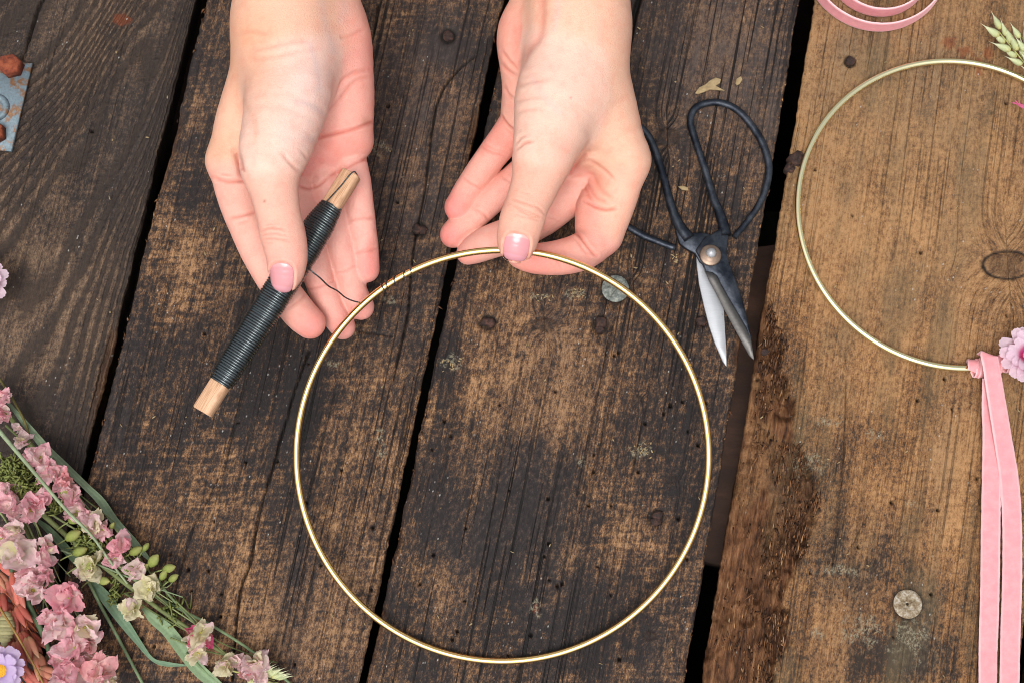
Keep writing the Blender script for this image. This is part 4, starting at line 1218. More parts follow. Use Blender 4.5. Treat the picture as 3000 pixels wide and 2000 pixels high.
N = NT('weathered_screw')
n = N.noise(N.objco(), 380, 5, 0.7)
SCREW = N.set(Base_Color=N.ramp(n, [(0.32, srgb(66, 70, 68)), (0.5, srgb(106, 112, 106)), (0.68, srgb(160, 162, 152))]), Roughness=0.6, Metallic=0.3, Normal=N.bump(n, 0.5, 0.0006))
N = NT('pale_screw')
n = N.noise(N.objco(), 520, 5, 0.7)
SCREW2 = N.set(Base_Color=N.ramp(n, [(0.34, srgb(92, 72, 50)), (0.48, srgb(128, 112, 88)), (0.64, srgb(172, 164, 150))]), Roughness=0.7, Metallic=0.2, Normal=N.bump(n, 0.6, 0.0007))

def slot_screw(px, py, r, angs, mat, parent, z=0.0):
    c = at(px, py, z); s = float(scale_at(c)); R = r * s
    nr, na = 16, 48
    rr = np.linspace(0, 1, nr); aa = np.linspace(0, 2 * math.pi, na, endpoint=False)
    A, Rr = np.meshgrid(aa, rr)
    x = R * Rr * np.cos(A); y = R * Rr * np.sin(A)
    h = 0.0005 * np.sqrt(np.clip(1 - Rr ** 4, 0, 1)) - 0.0003 + 0.0005 * (fbm(x * 900, y * 900, 3, 3) - .5)
    for ang, ln in angs:
        d = np.abs(-x * math.sin(ang) + y * math.cos(ang)); l = np.abs(x * math.cos(ang) + y * math.sin(ang))
        h -= 0.0007 * sstep(0.0010, 0.0003, d) * sstep(R * ln * 1.05, R * ln * .9, l)
    V = np.stack([c[0] + x, c[1] + y, c[2] + h], -1).reshape(-1, 3)
    F = [(i * na + j, i * na + (j + 1) % na, (i + 1) * na + (j + 1) % na, (i + 1) * na + j) for i in range(nr - 1) for j in range(na)]
    F = [f[::-1] for f in F]
    mb = MB(); mb.add(V, F)
    ring = V[-na:].copy(); low = ring.copy(); low[:, 2] = c[2] - 0.002
    mb.add(np.vstack([ring, low]), [(j, na + j, na + (j + 1) % na, (j + 1) % na) for j in range(na)])
    return mb.build('screw_head', mat, parent)

slot_screw(1803, 845, 40, [(0.9, .8)], SCREW, planks[2])
slot_screw(2660, 1768, 42, [(0.7, .45), (2.25, .45)], SCREW2, planks[3], -0.001)

def nail_head(px, py, rx, ry, ang, mat, parent, h=0.0012, seed=0, z=0.0):
    c = at(px, py, z); s = float(scale_at(c)); rng_ = np.random.RandomState(seed)
    a = np.linspace(0, 2 * math.pi, 12, endpoint=False)
    k = 1 + rng_.normal(0, .09, 12)
    ca, sa = math.cos(ang), math.sin(ang)
    rows = []
    for f, zz in ((1.0, -.001), (1.02, h * .5), (.78, h), (.3, h * 1.1)):
        x = rx * s * f * k * np.cos(a); y = ry * s * f * k * np.sin(a)
        rows.append(np.stack([c[0] + x * ca - y * sa, c[1] + x * sa + y * ca, c[2] + zz + rng_.normal(0, h * .12, 12)], -1))
    V = np.vstack(rows + [[c[0], c[1], c[2] + h * 1.05]])
    F = [(i * 12 + j, i * 12 + (j + 1) % 12, (i + 1) * 12 + (j + 1) % 12, (i + 1) * 12 + j) for i in range(3) for j in range(12)]
    T = [(36 + j, 36 + (j + 1) % 12, 48) for j in range(12)]
    mb = MB(); mb.add(V, F, T)
    return mb.build('nail_head', mat, parent)

for i, (x, y, rx, ry, an, p) in enumerate([(1221, 672, 12, 14, 0, 1), (1238, 674, 13, 13, 0, 1), (1424, 943, 17, 13, .3, 2), (1438, 946, 12, 15, 0, 2), (1760, 945, 17, 19, .4, 2), (1757, 966, 13, 11, 0, 2),
                                           (2054, 940, 15, 14, 0, 2), (1926, 1508, 16, 13, .5, 2), (1922, 1526, 14, 13, 0, 2), (1313, 106, 17, 17, 0, 1), (2491, 179, 13, 13, 0, 3), (2240, 1030, 12, 12, 0, 3)]):
    nail_head(x, y, rx, ry, an, RUSTY, planks[p], .0011, i)
for i, (x, y, r) in enumerate([(2334, 470, 26), (2312, 498, 17)]):
    nail_head(x, y, r, r, 0, RUSTY, planks[3], .004, 40 + i, -.004)

# galvanised plate with rusty bolts on the left board
plate = obj('bracket', None, None, table) if False else None
mb = MB()
zt = -0.0025
pp = [(95, 186), (33, 444), (-140, 430), (-90, 172)]
mb.prism([at(x, y, zt + .002)[:2] for x, y in pp], zt + .0002, zt + .0022, .0004)
br_ = mb.build('bracket', ZINC, table, smooth=False)
br_['label'] = 'blue-grey galvanised plate with rust patches'
mb = MB()
c = at(-14, 316, zt + .0022); s = float(scale_at(c))
a = np.linspace(0, 2 * math.pi, 40)
mb.tube(np.stack([c[0] + 32 * s * np.cos(a), c[1] + 32 * s * np.sin(a), np.full(40, c[2])], -1), 11 * s, 8, False)
mb.build('washer_ring', ZINC, br_)
for (x, y, r, an) in ((37, 200, 33, .25), (-14, 395, 33, .6)):
    c = at(x, y, zt + .0022); s = float(scale_at(c)); r *= s
    mb = MB(); a = an + np.arange(6) * math.pi / 3
    mb.prism([(c[0] + r * 1.12 * math.cos(t), c[1] + r * math.sin(t)) for t in a], zt + .002, zt + .0085, .0009)
    mb.build('bolt_head', ORUST, br_, smooth=False)
# ------------------------------------------------------------------ velvet ribbon
N = NT('pink_velvet')
co = N.objco()
n = N.noise(co, 260, 4, 0.6); n2 = N.noise(co, 2200, 2, 0.6)
ed = N.attr('Col', 'Color')
base = N.mix(N.rng(n, 0.2, 0.8), srgb(214, 138, 144), srgb(224, 154, 158))
VELVET = N.set(Base_Color=N.mix(N.new('ShaderNodeSeparateColor').outputs[0] if False else N.attr('edge'), base, srgb(246, 222, 224)), Roughness=0.95, Sheen_Weight=0.45, Sheen_Roughness=0.35, Sheen_Tint=(1, 0.86, 0.88, 1), Normal=N.bump(n2, 0.25, 0.0003), Specular_IOR_Level=0.1)

def ribbon(name, C, B, w, thick=0.0007, parent=None, nn=9):
    """strip along centre rows C with across-direction rows B"""
    C = np.asarray(C, float); B = np.asarray(B, float)
    B = B / np.linalg.norm(B, axis=1)[:, None]
    T = np.gradient(C, axis=0); T /= np.linalg.norm(T, axis=1)[:, None]
    Nn = np.cross(T, B); Nn /= np.linalg.norm(Nn, axis=1)[:, None]
    w = np.full(len(C), w) if np.isscalar(w) else np.asarray(w)
    cs = [(x, 1) for x in np.linspace(-.5, .5, nn)] + [(x, -1) for x in np.linspace(.5, -.5, nn)]
    V = []; E = []
    arc = np.concatenate([[0], np.cumsum(np.linalg.norm(np.diff(C, axis=0), axis=1))])
    for x, sgn in cs:
        ed_ = abs(abs(x) - .5) < 1e-6
        hgt = thick * (.5 if not ed_ else .3) + (0.0002 if .36 < abs(x) < .49 else 0)
        fr = (fbm(arc * 900, arc * 0 + x * 7, 3, 2) - .5) * .0004 if ed_ else 0
        V.append(C + B * (w * x + fr)[:, None] + Nn * (sgn * hgt))
        E.append(np.full(len(C), 0.5 if ed_ else 0.0))
    m = len(cs); n = len(C)
    V = np.stack(V, 1).reshape(-1, 3); E = np.stack(E, 1).ravel()
    i = np.arange(n - 1)[:, None] * m; j = np.arange(m)[None]; k = (j + 1) % m
    F = np.stack([i + j, i + m + j, i + m + k, i + k], -1).reshape(-1, 4)[:, ::-1]
    me = mesh_np(name, V, F)
    attr_f(me, 'edge', E)
    return obj(name, me, VELVET, parent)

c8 = lambda x, y: (2050 + x / 1.4256, 900 + y / 1.4256)
rb = empty('velvet_ribbon', at(2880, 1075, 0.0))
tag(rb, 'pink velvet ribbon knotted on the pale hoop, two long tails hanging down', 'ribbon')
RW = 55 * float(scale_at(at(2900, 1500, .003)))
front = [(1206, 196, 7), (1205, 212, 7.4), (1214, 262, 7.0), (1227, 340, 5.5), (1262, 550, 4.2), (1288, 720, 3.6), (1299, 910, 3.0), (1298, 1150, 2.6), (1292, 1350, 2.4), (1288, 1568, 2.2), (1284, 1800, 2.2)]
back = [(1215, 300, 4.0), (1212, 400, 2.8), (1216, 550, 2.0), (1212, 740, 1.6), (1209, 950, 1.4), (1206, 1200, 1.4), (1201, 1400, 1.2), (1198, 1568, 1.2), (1192, 1800, 1.2)]
for rows, wf in ((back, 1.0), (front, 1.0)):
    R = catmull([(*c8(x, y), z) for x, y, z in rows], 14)
    C = np.array([at(x, y, z * .001) for x, y, z in R])
    T = np.gradient(C, axis=0)
    B = np.cross(T, [0, 0, 1.0]); B /= np.linalg.norm(B, axis=1)[:, None]
    s = np.linspace(0, 1, len(C))
    tw = 0.22 * np.sin(s * 5 + (1 if rows is front else 2.4)) * sstep(0, .15, s)
    B = B * np.cos(tw)[:, None] + np.array([0, 0, 1.0]) * np.sin(tw)[:, None]
    C[:, 2] += 0.0012 + 0.0009 * np.abs(tw) * 4
    if rows is front:
        # the tail comes over the knot: start from underneath
        C[:3, 2] -= np.array([.005, .0025, .0006])
    ribbon('ribbon_tail', C, B, RW * (1 if rows is front else .98), parent=rb)
# wraps round the hoop
def wrap(pxa, pya, pxb, pyb, turns, w, r, seed):
    x2_, y2_ = proj(hp2)
    ia = int(np.argmin(np.hypot(x2_ - pxa, y2_ - pya))); ib = int(np.argmin(np.hypot(x2_ - pxb, y2_ - pyb)))
    u = np.linspace(0, 1, 90); f = ia + (ib - ia) * u
    fi = np.floor(f).astype(int); fr = f - fi; n = len(hp2)
    Pc = hp2[fi % n] * (1 - fr)[:, None] + hp2[(fi + 1) % n] * fr[:, None]
    T = hp2[(fi + 1) % n] - hp2[(fi - 1) % n]; T /= np.linalg.norm(T, axis=1)[:, None]
    N1 = Pc - c2; N1 /= np.linalg.norm(N1, axis=1)[:, None]
    B1 = np.cross(T, N1)
    an = u * turns * 2 * math.pi + seed
    rr = r * (0.85 + .3 * fbm(u * 9, u * 0, seed, 2))
    C = Pc + (rr[:, None]) * (np.cos(an)[:, None] * N1 * .95 + np.sin(an)[:, None] * B1 * .8)
    C[:, 2] = np.maximum(C[:, 2], .0008)
    Bv = T + 0.5 * (np.cos(an + 1.5)[:, None] * N1 + np.sin(an + 1.5)[:, None] * B1) + .3 * (fbm(u * 7, u * 0 + 3, seed, 2) - .5)[:, None] * N1
    ribbon('ribbon_wrap', C, Bv, w, parent=rb)
wrap(2838, 1078, 2895, 1078, 2.0, RW * .62, .0042, 1)
wrap(2872, 1080, 2935, 1072, 2.3, RW * .75, .0046, 4)
wrap(2930, 1075, 2990, 1064, 1.6, RW * .75, .0042, 8)

# loose coil of the same ribbon at the top edge, standing on its edge and leaning outwards
u = np.linspace(0, 1, 260)
th = u * 3.0 * 2 * math.pi
cc_ = at(2568, -96, 0)
s = float(scale_at(cc_))
R0 = np.interp(u, [0, .0833, .4167, .75, 1], [82, 96, 146, 204, 214])
sq = np.interp(u, [0, .33, .66, 1], [1.02, 1.08, .98, .98])
ox = np.interp(u, [0, .5, 1], [22, 8, -4])
C = np.stack([cc_[0] + (ox + R0 * np.cos(th)) * s, cc_[1] - (R0 * sq * np.sin(th)) * s, np.full_like(u, .0048)], -1)
rad = np.stack([np.cos(th), -np.sin(th), 0 * th], -1)
B = rad * 0.06 + np.array([0, 0, -.9])
tag(ribbon('ribbon_coil', C, B, RW * 1.0), 'loosely coiled pink velvet ribbon at the top edge of the table', 'ribbon')
# ------------------------------------------------------------------ dried flowers
RND = random.Random(11)
NR = np.random.RandomState(7)

def plant_mat(name, rough=0.75, trans=0.25, bump=0.4, bscale=900, var=0.25):
    N = NT(name)
    co = N.objco()
    c = N.attr('Col', 'Color')
    n = N.noise(co, bscale, 3, 0.6)
    c2 = N.mix(N.rng(n, 0.3, 0.75, 0.0, var), c, N.mix(1.0, c, (0.55, 0.55, 0.5), 'MULTIPLY'))
    N.set(Base_Color=c2, Roughness=rough, Normal=N.bump(n, bump, 0.0005), Specular_IOR_Level=0.25)
    if trans > 0:
        tr = N.new('ShaderNodeBsdfTranslucent'); N.put(tr.inputs[0], c2)
        mx = N.new('ShaderNodeMixShader'); mx.inputs[0].default_value = trans
        out = N.n['Material Output']
        N.l.new(N.b.outputs[0], mx.inputs[1]); N.l.new(tr.outputs[0], mx.inputs[2]); N.l.new(mx.outputs[0], out.inputs[0])
    return N.m

PETAL = plant_mat('dried_petal', 0.8, 0.48, 0.5, 1300, 0.18)
GREEN = plant_mat('dried_green', 0.7, 0.15, 0.4, 900, 0.3)
STRAW = plant_mat('straw_husk', 0.6, 0.1, 0.35, 900, 0.25)

def petal_mesh(seed, kind):
    r = np.random.RandomState(seed)
    nu, nv = 8, 9
    u = np.linspace(-1, 1, nu)[:, None]; v = np.linspace(0, 1, nv)[None, :]
    if kind == 'lark':
        w = 0.46 * np.clip(np.sin(math.pi * (0.06 + 0.86 * v ** 0.8)), 0, 1) ** 0.75
        x = u * w + r.normal(0, .02, (nu, nv)); y = v * (1 - .14 * np.abs(u) ** 2 + .05 * r.normal(0, 1, (nu, 1)))
        y = y + 0 * u
        z = 0.25 * r.uniform(-.2, 1) * (u * w * 2) ** 2 + r.uniform(-.35, .45) * v ** 2
        cr = (fbm(x * 4 + seed, y * 4, seed, 3) - .5) * 0.42 + (fbm(x * 11 + seed, y * 9, seed + 3, 2) - .5) * 0.20
        z = z + cr * np.clip(v * 2, .2, 1)
        x = x + (fbm(y * 6, x * 6 + 9, seed + 5, 2) - .5) * .14
        m = fbm(x * 2.2 + seed * 3, y * 2.2, seed + 9, 3)
        f = np.clip(0.15 + 1.1 * v + (m - .5) * 1.5, 0, 1)
        pal = {0: ((238, 196, 190), (232, 132, 150)), 1: ((234, 216, 180), (236, 158, 172)), 2: ((222, 216, 160), (238, 190, 194)), 3: ((226, 222, 168), (226, 96, 140))}
        return x, y + 0 * x, z, f
    # daisy: long flat strap with a notched tip
    w = 0.20 * (0.35 + 0.65 * np.sin(math.pi * np.clip(0.12 + .72 * v, 0, 1)))
    x = u * w; y = v * (1 - .06 * np.abs(u) - .05 * (np.abs(np.sin(u * 4.7))))
    z = 0.35 * (u * w) ** 2 * 4 + 0.28 * v - .18 * v ** 2 * r.uniform(.4, 1.6) + (fbm(x * 9, y * 3 + seed, seed, 2) - .5) * .06
    return x + 0 * v, y + 0 * u, z + 0 * u * v, np.clip(v + 0 * u, 0, 1)

PALS = {'pink': ((252, 240, 232), (248, 192, 202)), 'rose': ((250, 228, 224), (246, 172, 186)), 'pale': ((246, 242, 224), (250, 216, 220)), 'cream': ((218, 216, 158), (236, 226, 194)), 'hot': ((230, 226, 176), (236, 96, 146)), 'coral': ((250, 228, 218), (246, 178, 182))}
PM = {}
for pal, (c0_, c1_) in PALS.items():
    PM[pal] = []
    for k in range(7):
        x, y, z, f = petal_mesh(k * 13 + len(PM) * 101, 'lark')
        C = np.array(srgb(*c0_))[None, None] * (1 - f[..., None]) + np.array(srgb(*c1_))[None, None] * f[..., None]
        C = C * (0.86 + .3 * fbm(x * 14, y * 3, k, 2)[..., None])
        mb = MB(); mb.grid(np.stack([x, y, z], -1), C.reshape(-1, 3))
        PM[pal].append(mb.mesh('petal')); PM[pal][-1].materials.append(PETAL)

def place(name, me, parent, loc, rot, sc):
    """a part sharing mesh data, put at loc"""
    o = bpy.data.objects.new(name, me)
    COL.objects.link(o)
    o.parent = parent
    M = Matrix.Translation(Vector(loc)) @ rot.to_4x4() @ Matrix.Diagonal((*sc, 1)) if not np.isscalar(sc) else Matrix.Translation(Vector(loc)) @ rot.to_4x4() @ Matrix.Scale(sc, 4)
    pm = parent.matrix_basis if parent.parent is None else parent.parent.matrix_basis @ parent.matrix_basis
    o.matrix_basis = pm.inverted() @ M
    return o

def dir_rot(d, roll=0.0):
    """rotation taking +Y to d"""
    return Vector(d).to_track_quat('Y', 'Z').to_matrix() @ Matrix.Rotation(roll, 3, 'Y')

# small shared hearts
mbh = MB(); mbh.lathe([(0, -.5), (.3, -.42), (.42, -.1), (.36, .25), (.15, .45), (0, .5)], None, 8, np.array([srgb(110, 120, 60)] * 3 + [srgb(170, 170, 90)] * 2 + [srgb(205, 180, 90)]))
HEART = mbh.mesh('calyx'); HEART.materials.append(GREEN)
mbb = MB()
nb_ = 9
pb = np.array([(0, 0), (.16, .06), (.30, .25), (.36, .48), (.28, .74), (.12, .93), (0, 1.0)])
colb = np.array([srgb(120, 132, 70), srgb(130, 146, 74), srgb(146, 162, 84), srgb(160, 174, 96), srgb(172, 182, 110), srgb(190, 190, 120), srgb(200, 196, 130)]) * np.array([.80, .76, .72])
mbb.lathe(pb, Matrix.Rotation(-math.pi / 2, 4, 'X'), 10, colb)
BUD = mbb.mesh('bud'); BUD.materials.append(GREEN)

def bloom(parent, px, py, z, rpx, pal, n=8, name='bloom'):
    c = at(px, py, z * .001); s = float(scale_at(c)) * rpx
    h = place(name, HEART, parent, c, Matrix.Rotation(RND.uniform(0, 6), 3, 'Z'), s * .42)
    for k in range(n):
        a = 2 * math.pi * k / n + RND.uniform(-.45, .45)
        el = RND.uniform(0.0, 1.15) if k % 3 else RND.uniform(.7, 1.4)
        d = Vector((math.cos(a) * math.cos(el), math.sin(a) * math.cos(el), math.sin(el) * .75))
        p_ = pal if RND.random() < .75 else RND.choice(['pink', 'pale', 'rose'] if pal in ('pink', 'rose', 'coral') else ['cream', 'pale'])
        me = RND.choice(PM[p_])
        sc = s * RND.uniform(.9, 1.28)
        place('petal', me, h, Vector(c) + d * s * .08 + Vector((0, 0, s * RND.uniform(-.1, .15))), dir_rot(d, RND.uniform(-.9, .9)), (sc * RND.uniform(.9, 1.3), sc, sc * RND.uniform(.8, 1.3)))
    return h

def tube_obj(name, rows, parent, r0, r1, col, mat=GREEN, seg=7, n=6):
    """rows of (px, py, z mm); radii in photo px"""
    R = catmull(rows, n)
    P = np.array([at(x, y, z * .001) for x, y, z in R])
    s = scale_at(P)
    rad = np.linspace(r0, r1, len(P)) * s
    col = np.asarray(col)
    C = col[None] * (0.85 + .3 * NR.rand(len(P), 1))
    mb = MB(); mb.tube(P, rad, seg, True, C)
    return mb.build(name, mat, parent)

def blade_leaf(name, rows, label, col=(132, 150, 118), fold=.25, twist=0.0):
    """long strap leaf: rows of (px, py, z mm, half width px)"""
    R = catmull(rows, 10)
    P = np.array([at(x, y, z * .001) for x, y, z, _ in R])
    T = np.gradient(P, axis=0); T /= np.linalg.norm(T, axis=1)[:, None]
    B = np.cross(T, [0, 0, 1.0]); B /= np.linalg.norm(B, axis=1)[:, None]
    U = np.cross(B, T)
    w = np.maximum(R[:, 3], .6) * scale_at(P)
    q = np.linspace(-1, 1, 7)
    tw = twist * np.sin(np.linspace(0, 3.5, len(P)))
    Bt = B * np.cos(tw)[:, None] + U * np.sin(tw)[:, None]
    up = P[:, None] + Bt[:, None] * (w[:, None] * q)[..., None] + U[:, None] * (np.abs(q)[None] * w[:, None] * fold)[..., None]
    c0 = np.array(srgb(*col))
    C = c0[None, None] * (0.86 + .26 * np.abs(np.sin(q * 9))[None, :, None] + .12 * NR.rand(len(P), 1, 1)) * np.where(np.abs(q) < .1, 1.25, 1.0)[None, :, None]
    C = np.broadcast_to(C, up.shape)
    mb = MB(); mb.grid(up, C.reshape(-1, 3))
    mb.grid(up - U[:, None] * .00018, C.reshape(-1, 3))
    return tag(mb.build(name, GREEN), label, 'leaf', 'grey-green strap leaves in the dried bunch')

f6 = lambda x, y: (x / 1.65, 1050 + y / 1.65)

# --- larkspur stems
def larkspur(label, stem, blooms, buds=(), threads=(), scol=(112, 122, 78)):
    base = at(stem[0][0], stem[0][1], .002)
    t = empty('larkspur_stem', base)
    tag(t, label, 'dried flower', 'dried larkspur in the bunch')
    tube_obj('stem', stem, t, 8, 5, srgb(*scol))
    for k in range(9):
        o1, o2 = RND.gauss(0, 26), RND.gauss(0, 30); k0 = RND.randint(0, max(0, len(stem) - 4))
        sub_ = stem[k0:k0 + 4]
        tube_obj('side_stem', [(x + o1 * (1 - q / 3) + o2 * q / 3 + RND.gauss(0, 5), y - o1 * .6 * (1 - q / 3) - o2 * .6 * q / 3, max(2, z + RND.uniform(-4, 4))) for q, (x, y, z) in enumerate(sub_)], t, RND.uniform(2, 4), 1.6, np.array(srgb(*RND.choice([(118, 130, 84), (140, 150, 104), (104, 116, 72), (128, 146, 112)]))), seg=5, n=5)
    for b in blooms:
        bloom(t, *b)
    for (x, y, z, L, a) in buds:
        c = at(x, y, z * .001); s = float(scale_at(c))
        d = Vector((math.cos(a), -math.sin(a), RND.uniform(-.1, .35)))
        L *= RND.uniform(1.05, 1.6); o = place('bud', BUD, t, c, dir_rot(d, RND.uniform(0, 6)), (L * s * .95, L * s, L * s * .85))
        mbx = MB()
        p0 = Vector(c); p1 = p0 - d.normalized() * L * s * .9 + Vector((0, 0, -.003))
        mbx.tube(catmull([tuple(p0), tuple(p0 * .5 + p1 * .5 + Vector((0, 0, .001))), tuple(p1)], 4), 2.4 * s, 5, True, np.array(srgb(128, 138, 84)))
        ob = mbx.build('bud_stalk', GREEN, t)
    if threads:
        mbx = MB()
        for (x, y, z, rr, n, lo, hi) in threads:
            for k in range(n):
                a = RND.uniform(lo, hi); L = RND.uniform(.5, 1.3) * rr
                sx, sy = x + RND.gauss(0, rr * .35), y + RND.gauss(0, rr * .35)
                pts = []
                for q in range(6):
                    f = q / 5
                    cu = a + RND.uniform(-.9, .9) * f * 1.6
                    pts.append((sx + math.cos(cu) * L * f + RND.gauss(0, 4), sy + math.sin(cu) * L * f + RND.gauss(0, 4), max(1.2, z + RND.uniform(-4, 6) - 4 * f)))
                R = catmull(pts, 4)
                P = np.array([at(*r[:2], r[2] * .001) for r in R])
                g = RND.uniform(.7, 1.25)
                mbx.tube(P, np.linspace(3.2, 1.8, len(P)) * scale_at(P), 5, True, np.array(srgb(122, 130, 72)) * g)
        th = mbx.build('thread_foliage', GREEN, t)
        th['kind'] = 'stuff'
    return t

B1 = [(9, 1165, 15, 40, 'pink'), (14, 1212, 15, 38, 'pink'), (55, 1256, 11, 20, 'pale', 5), (68, 1296, 14, 30, 'pale'), (92, 1330, 13, 26, 'pink'), (118, 1340, 18, 44, 'pink'), (150, 1388, 18, 46, 'pink'), (196, 1412, 17, 38, 'coral'), (214, 1452, 17, 40, 'pink'),
      (230, 1496, 17, 40, 'pink'), (278, 1530, 18, 44, 'pale'), (300, 1552, 16, 34, 'pink'), (358, 1596, 16, 40, 'rose'), (338, 1634, 14, 34, 'pink'), (398, 1664, 13, 34, 'pale'), (436, 1724, 14, 38, 'cream'), (452, 1712, 13, 24, 'pale', 5)]
buds1 = [(*f6(x, y), z, L, a) for x, y, z, L, a in [(690, 930, 12, 26, -1.0), (625, 945, 13, 28, -.5), (635, 1005, 12, 28, -.8), (680, 1025, 12, 26, -.7), (720, 1005, 12, 30, -.9), (785, 1020, 13, 32, -.25), (775, 1070, 12, 30, -1.0), (815, 1075, 12, 32, -.6), (540, 900, 14, 26, -.6), (530, 825, 16, 24, -1.0)]]
larkspur('upper stem of pink larkspur running beside the long grey-green leaf', [(-40, 1110, 8), (40, 1235, 9), (130, 1350, 10), (215, 1455, 10), (300, 1550, 10), (380, 1650, 8), (450, 1735, 6), (488, 1700, 7)], B1, buds1, [(20, 1370, 12, 60, 70, .2, 1.5), (60, 1420, 12, 50, 40, .2, 1.5), (150, 1470, 10, 40, 14, .3, 1.4)])
B2 = [(34, 1484, 18, 44, 'pink'), (92, 1496, 20, 52, 'pink'), (120, 1470, 18, 36, 'rose'), (50, 1552, 20, 44, 'pale'), (6, 1575, 18, 40, 'pink'), (62, 1620, 22, 58, 'pale'), (140, 1622, 20, 46, 'pink'), (136, 1590, 22, 26, 'pale', 5), (135, 1690, 20, 50, 'pink'), (98, 1728, 20, 50, 'pale'), (78, 1690, 18, 36, 'pink'), (20, 1440, 14, 36, 'pink')]
larkspur('left larkspur stem with crumpled pink blooms above the coral oats', [(-30, 1420, 8), (60, 1520, 10), (120, 1640, 10), (150, 1720, 8), (170, 1800, 6)], B2, [], [(10, 1420, 9, 45, 46, 0, 1.6), (60, 1370, 7, 30, 20, .2, 1.4)])
B3 = [(206, 1750, 20, 56, 'rose'), (180, 1824, 20, 60, 'pink'), (150, 1806, 18, 36, 'pink'), (250, 1836, 20, 46, 'pale'), (224, 1896, 20, 60, 'pink'), (184, 1922, 18, 46, 'pink'), (262, 1880, 16, 40, 'coral'), (218, 1972, 20, 52, 'pink'), (296, 1970, 20, 52, 'coral'), (326, 1996, 16, 36, 'pale'), (180, 1990, 14, 36, 'pink'), (260, 1940, 14, 36, 'pale')]
larkspur('lower larkspur stem thick with rose-pink blooms at the bottom edge', [(110, 1640, 7), (170, 1760, 9), (215, 1880, 9), (250, 2000, 8), (280, 2100, 6)], B3)
B4 = [(266, 1656, 16, 42, 'cream'), (250, 1672, 14, 30, 'pale'), (391, 1783, 13, 36, 'cream'), (590, 1852, 15, 44, 'hot'), (578, 1878, 14, 36, 'pale'), (582, 1912, 12, 34, 'cream'), (662, 1948, 12, 36, 'cream'), (690, 1940, 11, 28, 'pale'), (745, 1938, 14, 46, 'pale'), (756, 1968, 12, 36, 'pale'), (722, 1965, 12, 30, 'coral', 6)]
buds4 = [(*f6(x, y), z, L, a) for x, y, z, L, a in [(330, 790, 18, 32, -.5), (315, 875, 18, 34, -.5), (350, 945, 18, 34, -.4), (385, 1000, 17, 34, -.5), (400, 1030, 16, 34, -.5), (430, 1075, 14, 28, -.6), (475, 1070, 14, 30, .1), (445, 865, 16, 32, -.8), (300, 680, 18, 26, -1.2), (590, 1030, 13, 26, -.4)]]
larkspur('long larkspur stem ending in pale blooms, furthest right in the bunch', [(120, 1500, 10), (220, 1590, 12), (300, 1655, 12), (390, 1725, 10), (470, 1785, 8), (545, 1835, 7), (620, 1890, 7), (690, 1930, 6), (760, 1965, 5)], B4, buds4, [(230, 1560, 14, 44, 36, .3, 1.5), (265, 1600, 12, 40, 26, .3, 1.3), (480, 1785, 5, 46, 12, -.2, .9), (330, 1720, 6, 40, 10, .6, 1.6)])

# --- strap leaves
blade_leaf('strap_leaf', [(*f6(x, y), z, w) for x, y, z, w in [(30, 200, 5, 3), (120, 310, 7, 9), (230, 440, 8, 12), (300, 505, 8, 11), (420, 620, 6, 10), (490, 690, 4, 12), (560, 790, 3, 12), (650, 890, 3, 11), (745, 995, 2, 2)]], 'long pale leaf along the upper edge of the bunch', (138, 158, 128))
blade_leaf('strap_leaf', [(*f6(x, y), z, w) for x, y, z, w in [(420, 1060, 4, 6), (500, 1140, 4, 16), (590, 1260, 4, 15), (670, 1370, 3, 9), (735, 1450, 3, 5), (800, 1474, 3, 7), (905, 1482, 2, 2)]], 'bent leaf kinking to the right near the bottom edge', (112, 138, 112), .2)
blade_leaf('strap_leaf', [(*f6(x, y), z, w) for x, y, z, w in [(690, 1205, 6, 4), (740, 1255, 6, 14), (810, 1310, 5, 18), (880, 1400, 5, 19), (960, 1500, 4, 19), (1060, 1590, 3, 16), (1160, 1690, 2, 10)]], 'broad leaf passing behind the hot-pink bloom', (128, 150, 116), .25)
blade_leaf('strap_leaf', [(*f6(x, y), z, w) for x, y, z, w in [(180, 780, 5, 5), (240, 830, 5, 10), (330, 930, 4, 12), (450, 1070, 3, 8), (520, 1130, 3, 3)]], 'short dark leaf lying under the green buds', (104, 128, 98), .2)

# --- bare stalks
def stalk(label, rows, r0, r1, col):
    t = tube_obj('dry_stalk', rows, None, r0, r1, srgb(*col))
    return tag(t, label, 'stalk', 'bare stalks in the dried bunch')
g6 = lambda L: [(*f6(x, y), z) for x, y, z in L]
stalk('pale stalk lying on top across the whole bunch', g6([(-60, 280, 20), (40, 400, 22), (150, 530, 25), (320, 730, 25), (440, 850, 22), (530, 975, 18), (615, 1086, 12)]), 7, 3, (146, 160, 128))
stalk('thin brown stalk at the top of the bunch', g6([(-20, 70, 10), (70, 210, 10), (130, 330, 10), (152, 450, 9)]), 4, 3.5, (104, 96, 56))
stalk('thin green stalk dropping to the bottom edge beside the bent leaf', g6([(430, 1080, 8), (490, 1200, 5), (545, 1300, 4), (620, 1440, 3), (700, 1590, 3), (740, 1680, 3)]), 5, 4.5, (126, 146, 110))
stalk('long straight stalk reaching furthest right under the pale bloom', g6([(640, 1060, 8), (760, 1150, 5), (900, 1225, 4), (1040, 1298, 4), (1200, 1400, 4), (1330, 1505, 3), (1480, 1640, 3)]), 4.5, 4, (120, 140, 104))
stalk('short stalk crossing towards the hot-pink bloom', g6([(740, 1030, 7), (800, 1120, 5), (870, 1200, 5), (935, 1270, 6), (965, 1320, 8)]), 4, 3.5, (124, 142, 102))
stalk('stalk running under the pale blooms to the bottom edge', g6([(900, 1420, 6), (980, 1500, 4), (1050, 1560, 3), (1120, 1640, 3)]), 4, 4, (116, 138, 100))
